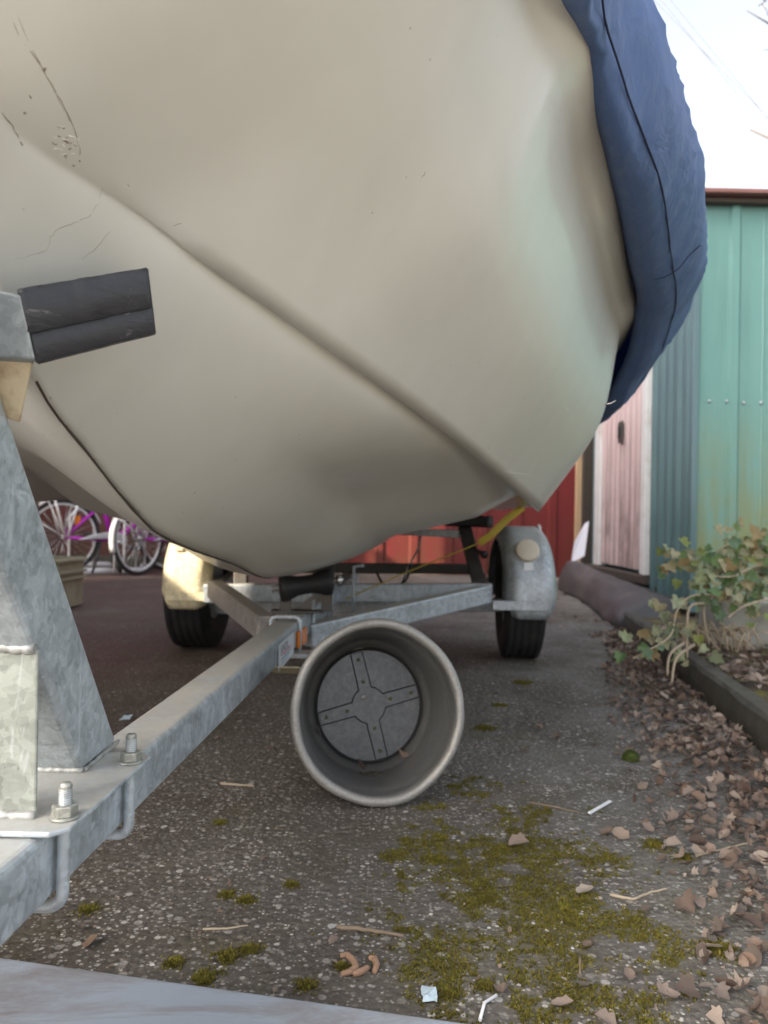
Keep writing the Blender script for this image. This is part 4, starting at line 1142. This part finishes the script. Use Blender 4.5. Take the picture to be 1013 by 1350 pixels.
# ------------------------------------------------------------------ moss and grit
def moss():
    rnd = random.Random(5); b = MB(); n = 0
    def tuft(x, y, s):
        # low cushion sprig: a few short upright blades
        for k in range(5):
            a = rnd.uniform(0, 6.28); t = rnd.uniform(.1, .75); h = s*rnd.uniform(.6, 1.1); w = s*.30
            d = Vector((math.cos(a), math.sin(a), 0)); q = Vector((-d.y, d.x, 0))
            o = Vector((x, y, .0))+d*s*.15
            b.add([o-q*w, o+q*w, o+d*h*t+q*w*.5+Vector((0, 0, h*.8)), o+d*h*t*1.3+Vector((0, 0, h))], [(0, 1, 2, 3)], False)
    while n < 34000:
        x, y = rnd.uniform(-.12, .5), rnd.uniform(.6, 1.75)
        a = moss_amt(x, y)+.34*mnoise.noise(Vector((x*75, y*75, 9)))
        if a < .22 or rnd.random() > min(1, (a-.16)*2.4): 
            n += .12; continue
        tuft(x, y, rnd.uniform(.0016, .0032)*(1+.4*(a > .8))); n += 1
    clumps = [(300, 1180, .014), (325, 1187, .015), (115, 1200, .018), (385, 1167, .013), (290, 1085, .012), (330, 1252, .016), (270, 1290, .02), (230, 1270, .014), (450, 1275, .010), (832, 998, .016), (580, 1105, .02), (575, 1135, .02),
              (300, 1262, .02), (865, 1115, .03), (900, 1130, .02), (590, 1310, .02), (640, 1300, .016), (950, 1250, .03), (420, 880, .03), (405, 1300, .015), (660, 930, .03), (640, 960, .04), (690, 900, .05)]
    for px, py, r in clumps:
        g = G(px, py)
        for i in range(int(160+r*7000)):
            a = rnd.uniform(0, 6.28); q = abs(rnd.gauss(0, .5))*r
            x, y = g.x+math.cos(a)*q, g.y+math.sin(a)*q
            tuft(x, y, rnd.uniform(.0016, .0032)*(1.4 if q < r*.6 else 1))
    o = b.build('moss', M_moss, None, normals=False); tag(o, 'yellow green moss growing in cushions over the asphalt', 'moss', kind='stuff')
    g = G(832, 1002); m = MB(); rows = []
    for i in range(9):
        t = i/8*math.pi/2; row = []
        for j in range(19):
            a = 2*math.pi*j/18; rr = .0165*math.cos(t)*(1+.1*mnoise.noise(Vector((i, j % 18, 3))))
            row.append(Vector((g.x+rr*math.cos(a), g.y+rr*math.sin(a), .020*math.sin(t))))
        rows.append(row)
    m.grid(rows); 
    for i in range(500):
        t = math.asin(rnd.random()); a = rnd.uniform(0, 6.28); d = Vector((math.cos(t)*math.cos(a), math.cos(t)*math.sin(a), math.sin(t)*1.2))
        p = g+Vector((d.x*.016, d.y*.016, d.z*.0165)); q = d.orthogonal().normalized()*.0012; m.add([p-q, p+q, p+d*.004], [(0, 1, 2)])
    tag(m.build('moss_ball', simple('dark_moss', (.06, .085, .012), .95, var=.4, scale=200), None, normals=False), 'small round dark green moss cushion alone on the grey asphalt', 'moss cushion')
    # loose grit
    b = MB()
    def stone(p, s):
        vs = []; a = rnd.uniform(0, 6)
        for (x, y, z) in ((1, 0, 0), (.3, .9, .1), (-.8, .6, 0), (-.9, -.5, .1), (.1, -1, 0), (.35, .1, .7), (-.35, .05, .65)):
            k = rnd.uniform(.7, 1.2); vs.append(p+Vector(((x*math.cos(a)-y*math.sin(a))*s*k, (x*math.sin(a)+y*math.cos(a))*s*k*.75, z*s*.8*k)))
        b.add(vs, [(0, 1, 5), (1, 2, 6, 5), (2, 3, 6), (3, 4, 5, 6), (4, 0, 5)], False)
    for i in range(5200):
        y = .55+3.2*rnd.random()**1.8; x = rnd.uniform(-.52, .52)*y*1.0
        if x > KX(y)-.02: continue
        stone(Vector((x, y, -.0006)), rnd.choice([.0010, .0015, .002, .0028, .0038])*(.7+.5*rnd.random()))
    for px, py, s in ((597, 1160, .006), (425, 1167, .006), (668, 1070, .006), (760, 1000, .005), (790, 1148, .008), (250, 1185, .004), (210, 1060, .006), (530, 1262, .004), (410, 1300, .006), (350, 1070, .004), (735, 1185, .005)):
        stone(G(px, py)-Vector((0, 0, .001)), s)
    o = b.build('grit', M_stones, None, normals=False); tag(o, 'pale loose grit over the asphalt', 'grit', kind='stuff')
moss()

def bits():
    rnd = random.Random(3)
    def stick(pts, r, label, m=M_twig, name='twig', grp=None, cat='twig'):
        p = [G(x, y, r*.9) for x, y in pts]; out = []
        for i in range(len(p)-1):
            for j in range(5): out.append(p[i].lerp(p[i+1], j/5)+Vector((rnd.gauss(0, r*.25), rnd.gauss(0, r*.25), rnd.uniform(0, r*.25))))
        out.append(p[-1])
        b = MB().tube(out, [r*(1-.4*i/len(out))*(1+.15*rnd.random()) for i in range(len(out))], 7)
        tag(b.build(name, m), label, cat, grp)
    stick([(445, 1222), (488, 1227), (533, 1234)], .0028, 'straight brown twig on the asphalt above the metal board')
    stick([(268, 1225), (300, 1224), (327, 1220)], .0013, 'thin pale straw lying left of the brown twig', M_palestem, 'straw', None, 'straw')
    stick([(700, 1058), (740, 1066), (763, 1071)], .0016, 'thin grey twig beside the white stick on the moss')
    stick([(805, 1180), (835, 1186), (860, 1176), (880, 1172)], .002, 'pale forked twig between the moss and the leaf drift', M_palestem)
    stick([(290, 1033), (335, 1036)], .002, 'short straw on the asphalt below the drawbar', M_palestem, 'straw', None, 'straw')
    stick([(918, 1128), (960, 1118), (1000, 1108)], .0016, 'long pale stalk lying across the dry leaves', M_palestem, 'straw', None, 'straw')
    stick([(765, 1262), (765, 1285)], .0014, 'short upright looking twig in the lower moss')
    stick([(876, 968), (905, 972), (918, 965)], .0018, 'bent pale twig at the edge of the leaf drift', M_palestem)
    # flat white stick
    a, b_ = G(777, 1072, .004), G(805, 1056, .004); tag(MB().bar(a, b_, .006, .003).build('white_stick', M_whiteclean, None, .0008), 'flat white plastic stick lying on the moss', 'stick')
    # pinkish brown catkins
    def cat(pts, label):
        p = [G(x, y, .0035) for x, y in pts]; out = []
        for i in range(len(p)-1):
            for j in range(4): out.append(p[i].lerp(p[i+1], j/4))
        out.append(p[-1]); n = len(out)
        tag(MB().tube(out, [.0036*(1-.35*abs(2*i/(n-1)-1)**3)*(1+.12*(i % 2)) for i in range(n)], 9).build('catkin', M_catkin), label, 'catkin', None)
    cat([(449, 1260), (458, 1259), (466, 1266), (470, 1275), (462, 1281), (450, 1284)], 'hooked brown catkin, the left one of the three on the asphalt')
    cat([(466, 1284), (476, 1281), (486, 1275)], 'short straight brown catkin in the middle of the three')
    cat([(487, 1262), (494, 1264), (497, 1272), (494, 1281)], 'curved brown catkin, the right one of the three on the asphalt')
    # scraps of pale plastic
    def scrap(px, py, s, label, m):
        g = G(px, py, .002); b = MB(); rows = []
        for i in range(5):
            row = []
            for j in range(4):
                row.append(g+Vector(((j-1.5)*s*.35+rnd.gauss(0, s*.08), (i-2)*s*.4+rnd.gauss(0, s*.08), abs(mnoise.noise(Vector((i*.7, j*.9, px))))*s*.6)))
            rows.append(row)
        b.grid(rows, False); tag(b.build('plastic_scrap', m, None, solid=.0006), label, 'scrap')
    mb = simple('pale_blue_plastic', (.55, .66, .72), .35, var=.1)
    scrap(566, 1311, .016, 'crumpled pale blue plastic scrap beside the metal board', mb)
    scrap(167, 947, .022, 'pale blue plastic scrap on the ground left of the drawbar', mb)
    a = [G(633, 1345, .003), G(639, 1322, .003), G(655, 1312, .006)]
    tag(MB().tube(a, .0018, 6).build('plastic_strip', M_whiteclean), 'thin white plastic strip at the edge of the metal board', 'strip')
bits()

# ------------------------------------------------------------------ ivy
def ivy():
    rnd = random.Random(21)
    iv = thing('ivy_plant', 'ivy with yellowing green leaves trailing over the kerb in front of the shed', 'ivy', (1.2, 2.6, .07))
    stems = MB(); lv = MB(); leafk = [leaf_mesh('ivy', rnd, .5) for _ in range(6)]
    def curve(pts, r, n=8):
        out = []
        for i in range(len(pts)-1):
            p0, p1, p2, p3 = pts[max(0, i-1)], pts[i], pts[i+1], pts[min(len(pts)-1, i+2)]
            for j in range(n):
                t = j/n; out.append(.5*((2*p1)+(p2-p0)*t+(2*p0-5*p1+4*p2-p3)*t*t+(3*p1-p0-3*p2+p3)*t**3))
        out.append(pts[-1]); stems.tube(out, [r*(1-.5*i/len(out)) for i in range(len(out))], 6); return out
    def leaf(p, s):
        vs, fs = rnd.choice(leafk)
        face = Vector((rnd.gauss(-.1, .55), -1, rnd.gauss(.55, .5))).normalized()
        q = face.to_track_quat('Z', 'Y').to_matrix().to_4x4() @ Matrix.Rotation(rnd.gauss(math.pi, .9), 4, 'Z')
        m = Matrix.Translation(p) @ q @ Matrix.Scale(s, 4); lv.add([m @ v for v in vs], fs, True)
    lines = [([(1060, 800, 2.6), (1000, 760, 2.5), (940, 745, 2.42), (895, 735, 2.35), (868, 762, 2.3)], 8),
             ([(1080, 780, 2.6), (1020, 735, 2.5), (960, 738, 2.45), (915, 740, 2.4), (880, 752, 2.35)], 8),
             ([(1050, 800, 2.7), (1000, 775, 2.55), (960, 785, 2.45), (915, 785, 2.35), (893, 805, 2.28), (884, 838, 2.2), (850, 860, 2.15), (835, 868, 2.1)], 9),
             ([(960, 790, 2.5), (932, 795, 2.38), (910, 800, 2.33), (906, 830, 2.3), (906, 868, 2.3)], 3),
             ([(980, 785, 2.5), (935, 790, 2.42), (928, 810, 2.4), (935, 850, 2.42)], 3),
             ([(906, 846, 2.32), (884, 862, 2.25), (880, 890, 2.22)], 1), ([(915, 850, 2.35), (892, 868, 2.25), (886, 900, 2.2)], 1),
             ([(1060, 760, 2.7), (1010, 715, 2.6), (990, 710, 2.55)], 6), ([(1070, 770, 2.6), (1010, 745, 2.45), (965, 760, 2.35), (935, 758, 2.3)], 9),
             ([(1070, 800, 2.5), (1020, 790, 2.4), (980, 800, 2.35), (960, 815, 2.3)], 6), ([(1090, 760, 2.5), (1030, 720, 2.5), (970, 715, 2.5), (945, 728, 2.5)], 9)]
    for pts, k in lines:
        c = curve([P(*q) for q in pts], .0055 if k < 4 else .004)
        for i in range(k*3):
            p = rnd.choice(c[:int(len(c)*.95)] if k > 3 else c[:len(c)//2])+Vector((rnd.gauss(0, .03), rnd.gauss(0, .035), rnd.gauss(.015, .03)))
            leaf(p, rnd.uniform(.026, .05))
    for i in range(230):
        px = rnd.uniform(930, 1120); py = 700+abs(rnd.gauss(0, 1))*45+(1013-min(px, 1013))*.28
        if py > 812: continue
        leaf(P(px, py, rnd.uniform(2.35, 2.75)), rnd.uniform(.026, .05))
    for px, py in ((870, 758), (885, 748), (900, 742), (868, 800), (858, 800), (876, 812), (893, 770), (905, 745), (880, 835), (860, 845), (945, 868), (895, 870)):
        leaf(P(px, py, 2.28), rnd.uniform(.034, .05))
    lv.build('foliage', M_ivy, iv, normals=False); stems.build('stems', M_palestem, iv)
    # dry root tangle
    rt = thing('dry_stalk_tangle', 'tangle of dry pale stalks between the kerb and the concrete block', 'stalks', (1.05, 2.6, .07))
    b = MB()
    for i in range(46):
        px = rnd.choice([912, 960])+rnd.gauss(0, 10)
        p0 = P(px, 835+rnd.uniform(0, 6), 2.52); p1 = p0+Vector((rnd.gauss(0, .04), rnd.gauss(-.02, .03), rnd.uniform(.01, .05))); p2 = p1+Vector((rnd.gauss(0, .05), -.02, -.06))
        b.tube([p0, p0.lerp(p1, .5)+Vector((0, 0, .015)), p1, p1.lerp(p2, .5)+Vector((0, 0, .008)), p2], .0022, 5)
    b.build('stalks', M_palestem, rt)
ivy()

# ------------------------------------------------------------------ bicycle, rack and crate at the back left
def bike(lab, dx=0, dy=0, turn=0):
    ra = P(83, 704, 6.55); ra.z = .325; fa = P(178, 702, 7.0); fa = ra+Matrix.Rotation(turn, 3, 'Z') @ (fa-ra); ra += Vector((dx, dy, 0)); fa += Vector((dx, dy, 0))
    h = Vector((fa.x-ra.x, fa.y-ra.y, 0)); h.normalize(); lat = Vector((h.y, -h.x, 0))
    if lat.y > 0: lat = -lat
    fa = ra+h*1.02
    t = thing('bicycle', lab, 'bicycle', (ra.x+h.x*.5, ra.y+h.y*.5, 0))
    U = Vector((0, 0, 1))
    def W(s, z, l=0): return ra+h*s+U*(z-.325)+lat*l
    def ring(c, r, n=40): return [c+h*math.cos(2*math.pi*k/n)*r+U*math.sin(2*math.pi*k/n)*r for k in range(n)]
    for c in (ra, fa):
        w = MB().tube(ring(c, .31), .018, 8, True).build('wheel', M_tyre, t)
        MB().tube(ring(c, .285), .011, 8, True).build('rim', M_white, w)
        sp = MB()
        for k in range(24):
            a = 2*math.pi*k/24; sp.tube([c+lat*(.02 if k % 2 else -.02), c+(h*math.cos(a+.15)+U*math.sin(a+.15))*.28], .0028, 4)
        sp.build('spokes', M_chrome, w); MB().tube([c-lat*.05, c+lat*.05], .02, 10).build('hub', M_chrome, w)
        MB().box(c+h*.12+U*.14+lat*.01, (.05, .02, .09)).build('spoke_reflector', M_orange, w, .004)
        a0, a1 = (20, 200) if c is ra else (0, 170)
        rows = []
        for k in range(25):
            a = R(a0+(a1-a0)*k/24); e = (h*math.cos(a)+U*math.sin(a))
            rows.append([c+e*.335+lat*.03, c+e*.350+lat*.015, c+e*.352-lat*.015, c+e*.335-lat*.03])
        MB().grid(rows).build('mudguard', M_white, t, solid=.003)
        for a in (150, 115) if c is ra else (40,):
            e = (h*math.cos(R(a))+U*math.sin(R(a))); MB().tube([c+lat*.05, c+e*.345+lat*.035], .006, 6).build('mudguard_stay', M_white, t)
    bb = W(.44, .29); hd0, hd1 = W(.92, .62), W(.86, .84); st_ = W(.30, .78)
    fr = MB()
    for p, q, r in ((bb, st_, .023), (bb, hd0, .030), (W(.36, .55), hd1, .024), (hd0, hd1, .026)): fr.tube([p, q], r, 10)
    for l in (.05, -.05):
        fr.tube([bb+lat*l*.6, ra+lat*l], .014, 8); fr.tube([W(.34, .62)+lat*l*.3, ra+lat*l], .013, 8); fr.tube([hd0+lat*l*.6, fa+lat*l], .016, 8)
    fr.build('frame', M_purple, t)
    MB().tube([st_, W(.26, .90)], .013, 8).build('seat_post', M_chrome, t)
    sd = MB(); rows = []
    for i in range(9):
        s = i/8; w = lerp(.10, .025, sst(0, .8, s)); rows.append([W(.12+.28*s, .90+.02*math.cos(a)*1.2+.01, 0)+lat*w*math.sin(a) for a in [2*math.pi*k/12 for k in range(13)]])
    sd.grid(rows); sd.build('saddle', M_rubber, t)
    MB().tube([hd1, W(.82, .98)], .013, 8).build('handlebar_stem', M_chrome, t)
    MB().tube([W(.68, .98, .30), W(.80, 1.0, .22), W(.83, .99, 0), W(.80, 1.0, -.22), W(.68, .98, -.30)], .012, 8).build('handlebar', M_chrome, t)
    # white carrier over the rear wheel with red tail lamp
    rk = MB()
    for l in (.06, -.06): rk.tube([W(-.30, .72, l), W(.22, .72, l)], .011, 8); rk.tube([W(-.12, .72, l), ra+lat*l], .010, 8); rk.tube([W(.13, .72, l), ra+lat*l+h*.02], .010, 8)
    for s in (-.30, -.1, .1): rk.tube([W(s, .72, .06), W(s, .72, -.06)], .008, 6)
    rk.build('luggage_carrier', M_white, t)
    tl = MB().box(W(-.30, .655), (.12, .07, .075)).build('tail_lamp', M_redlens, t, .01)
    # chain guard, crank, pedals
    cg = MB(); rows = []
    poly = []
    for i in range(9): a = R(60+i*240/8-90); poly.append(W(.47+.085*math.sin(a+1.2), .30+.085*math.cos(a+1.2), .055))
    outl = [W(.10, .30, .06), W(.22, .345, .06), W(.36, .37, .06), W(.48, .365, .06), W(.54, .33, .06), W(.55, .28, .06), W(.50, .25, .06), W(.42, .31, .06), W(.26, .31, .06)]
    cg.prism(outl, lat*.03); cg.build('chain_guard', M_guard, t, .008)
    MB().tube([W(.44, .29, -.09), W(.44, .29, .11)], .015, 8).build('crank_axle', M_chrome, t)
    for l, dx, dz in ((.11, .15, -.06), (-.10, -.15, .06)):
        MB().tube([W(.44, .29, l), W(.44+dx, .29+dz, l)], .011, 8).build('crank', M_chrome, t)
        MB().bar(W(.44+dx, .29+dz, l), W(.44+dx, .29+dz, l+math.copysign(.10, l)), .09, .028).build('pedal', M_rubber, t, .004)
    MB().tube([W(.30, .29, .08), W(.26, .16, .12), W(.20, .02, .16)], .011, 8).build('kick_stand', M_rubber, t)
    return ra, h, lat
RA, BH, BL = bike('purple bicycle with white mudguards parked nearest to the beige crate')
bike('second purple bicycle, the one farther from the crate behind the floor rack', .62, .12, R(24))
def rack():
    t = thing('bicycle_rack', 'low white tubular bicycle rack on the ground in front of the brown wall', 'bicycle rack', G(150, 752))
    a, b = G(100, 758), G(186, 757); a2, b2 = G(100, 750), G(200, 748)
    ex = (b-a).normalized()
    for p, q, m in ((a, b, M_white), (a2, b2, M_white)):
        MB().tube([p-ex*1.2+Vector((0, 0, .03)), q+Vector((0, 0, .03))], .032, 12).build('floor_rail', m, t)
    MB().tube([b+Vector((0, 0, .03)), b.lerp(b2, .5)+Vector((0, 0, .1)), b2+Vector((0, 0, .03))], .03, 12).build('end_rail', M_chrome, t)
    for px in (101, 160, 172):
        p = GY(px, 700, a.y+.15); x = p.x
        q = MB().tube([(x, a.y, .03), (x, a.y, .50), (x+.03, a.y+.05, .56), (x+.05, a.y+.35, .56), (x+.05, a.y+.42, .50), (x+.05, a.y+.42, .03)], .010, 8); q.build('hoop', M_white, t)
    MB().tube([P(150, 722, 6.7), P(153, 740, 6.65), P(162, 752, 6.6)], .035, 10).build('rubber_hose', M_rubber, t)
rack()
def crate():
    g0 = G(105, 808); y0 = g0.y; x1 = g0.x-.115; zt = GY(108, 738, y0).z; x0 = x1-.42; D = .34
    t = thing('plastic_crate', 'beige plastic storage crate standing beside the bicycle', 'crate', ((x0+x1)/2, y0+D/2, 0))
    b = MB(); tp = .02; th = .01
    def wall(p, q):
        p, q = Vector(p), Vector(q); b.bar(p, q, th, zt-.012, (0, 0, 1))
    zc = zt/2+.004
    b.box(((x0+x1)/2, y0+th/2, zc), (x1-x0, th, zt-.01)); b.box(((x0+x1)/2, y0+D-th/2, zc), (x1-x0, th, zt-.01))
    b.box((x0+th/2, y0+D/2, zc), (th, D-2*th-.002, zt-.01)); b.box((x1-th/2, y0+D/2, zc), (th, D-2*th-.002, zt-.01)); b.box(((x0+x1)/2, y0+D/2, .012), (x1-x0-2*th-.002, D-2*th-.002, .01))
    b.build('body', M_crate, t, .003)
    r = MB()
    for z in (zt-.012, zt-.075, zt-.11):
        r.box(((x0+x1)/2, y0-.012, z), (x1-x0+.04, .02, .014)); r.box((x1+.012, y0+D/2-.012, z), (.02, D, .014))
    r.build('rim', M_crate, t, .002)
    rb = MB()
    for i in range(5): rb.box((x0+(x1-x0)*(i+.5)/5, y0-.006, zt-.06), (.012, .01, .08))
    rb.build('ribs', M_crate, t, .002)
crate()

# ------------------------------------------------------------------ unseen boards added on the left: shade the yard, gaps pass sun
def sun_blockers():
    mt = wall_mat('grey_brown_boards', (.16, .13, .10), (.22, .18, .14), (.08, .08, .05), .4)
    spec = ((-2.62, -1.0, -.53, 0, 5.2, 'shade_wall', 'tall added shade wall at the near end of the left side', 'wall'), (-2.62, -.51, -.25, 0, 2.10, 'shade_fence', 'lowest added shade fence between the two near shade walls', 'fence'),
            (-2.62, -.23, 1.46, 0, 5.2, 'shade_wall', 'tall added shade wall just behind the lowest fence on the left side', 'wall'), (-2.62, 1.48, 1.86, 0, 1.50, 'shade_fence', 'added shade fence under the sun gap level with the trailer wheels', 'fence'),
            (-2.62, 1.48, 1.86, 2.0, 5.2, 'shade_wall', 'raised added shade wall over the sun gap level with the trailer wheels', 'wall'), (-2.62, 1.88, 5.72, 0, 4.6, 'shade_wall', 'tall added shade wall opposite the trailer wheels on the left side', 'wall'),
            (-3.4, 5.22, 5.66, 0, 2.5, 'shade_fence', 'narrow added shade fence at the far end of the left side', 'fence'), (-4.3, 5.2, 7.5, 0, 4.2, 'shade_wall', 'added shade wall farther left behind the bicycle', 'wall'))
    for x, y0, y1, zb, h, nm, lab, cat in spec:
        b = MB(); n = max(3, int((y1-y0)/.15))
        for i in range(n):
            b.box((x+.01*(i % 2), y0+(y1-y0)*(i+.5)/n, (h+zb)/2), (.04, (y1-y0)/n-.003, h-zb))
        t = thing(nm, lab, cat, (x, (y0+y1)/2, 0)); b.build('boards', mt, t, .002)
        MB().box((x, (y0+y1)/2, h+.02), (.10, y1-y0, .035)).build('coping', M_dark, t, .004)
sun_blockers()
# ------------------------------------------------------------------ overhead wires and bare tree
def wires():
    for i, (a, b, lab) in enumerate((((846, -20), (1030, 168), 'thin overhead wire, lowest of the bundle above the shed'), ((858, -20), (1030, 190), 'thin overhead wire, middle one of the bundle above the shed'), ((870, -20), (1030, 172), 'thin overhead wire, topmost of the bundle above the shed'), ((915, 205), (975, 258), 'faint overhead wire passing low behind the shed roof'))):
        p, q = P(a[0], a[1], 14), P(b[0], b[1], 10); d = q-p
        p2, q2 = p-d*1.2, q+d*2.0
        n = 16; pts = [p2.lerp(q2, k/n)+Vector((0, 0, -.05*4*(k/n)*(1-k/n))) for k in range(n+1)]
        tag(MB().tube(pts, .0055 if i < 3 else .004, 6).build('overhead_wire', M_cable), lab, 'wire')
    rnd = random.Random(2)
    t = thing('bare_tree', 'leafless tree reaching its twigs into the sky above the shed', 'tree', (5.2, 7.5, 0))
    base = Vector((5.2, 7.5, 0)); b = MB(); tw = MB()
    b.tube([base, base+Vector((.05, 0, 1.5)), base+Vector((-.05, .1, 3.2)), base+Vector((.1, .1, 5.2)), base+Vector((.05, .2, 7.4))], [.16, .13, .11, .08, .02], 12)
    for k in range(10):
        h = rnd.uniform(2.8, 6.8); a = rnd.uniform(0, 6.28); p = base+Vector((0, .1, h)); d = Vector((math.cos(a), math.sin(a), .55)); L = rnd.uniform(.7, 1.6)
        b.tube([p, p+d*L*.5, p+d*L+Vector((0, 0, .2))], [.05, .03, .012], 7)
        for j in range(5):
            s = p+d*L*rnd.uniform(.4, 1); e = s+Vector((rnd.gauss(0, .3), rnd.gauss(0, .3), rnd.uniform(.05, .45))); tw.tube([s, s.lerp(e, .5)+Vector((.02, 0, .02)), e], [.010, .007, .003], 5)
    tip = P(985, 14, 7.0); root = base+Vector((0, .1, 4.3))
    tw.tube([root, root.lerp(tip, .5)+Vector((0, 0, .25)), root.lerp(tip, .85)+Vector((0, 0, .08)), tip], [.05, .025, .010, .004], 7)
    for px, py, qx, qy in ((1005, 5, 1013, 22), (1000, 8, 1020, -10), (1010, 2, 990, -14), (1030, 60, 1006, 67)):
        tw.tube([P(px, py, 7.0), P((px+qx)/2+2, (py+qy)/2, 7.0), P(qx, qy, 7.0)], [.006, .005, .003], 5)
    b.build('trunk', M_bark, t); tw.build('twigs', M_bark, t)
wires()
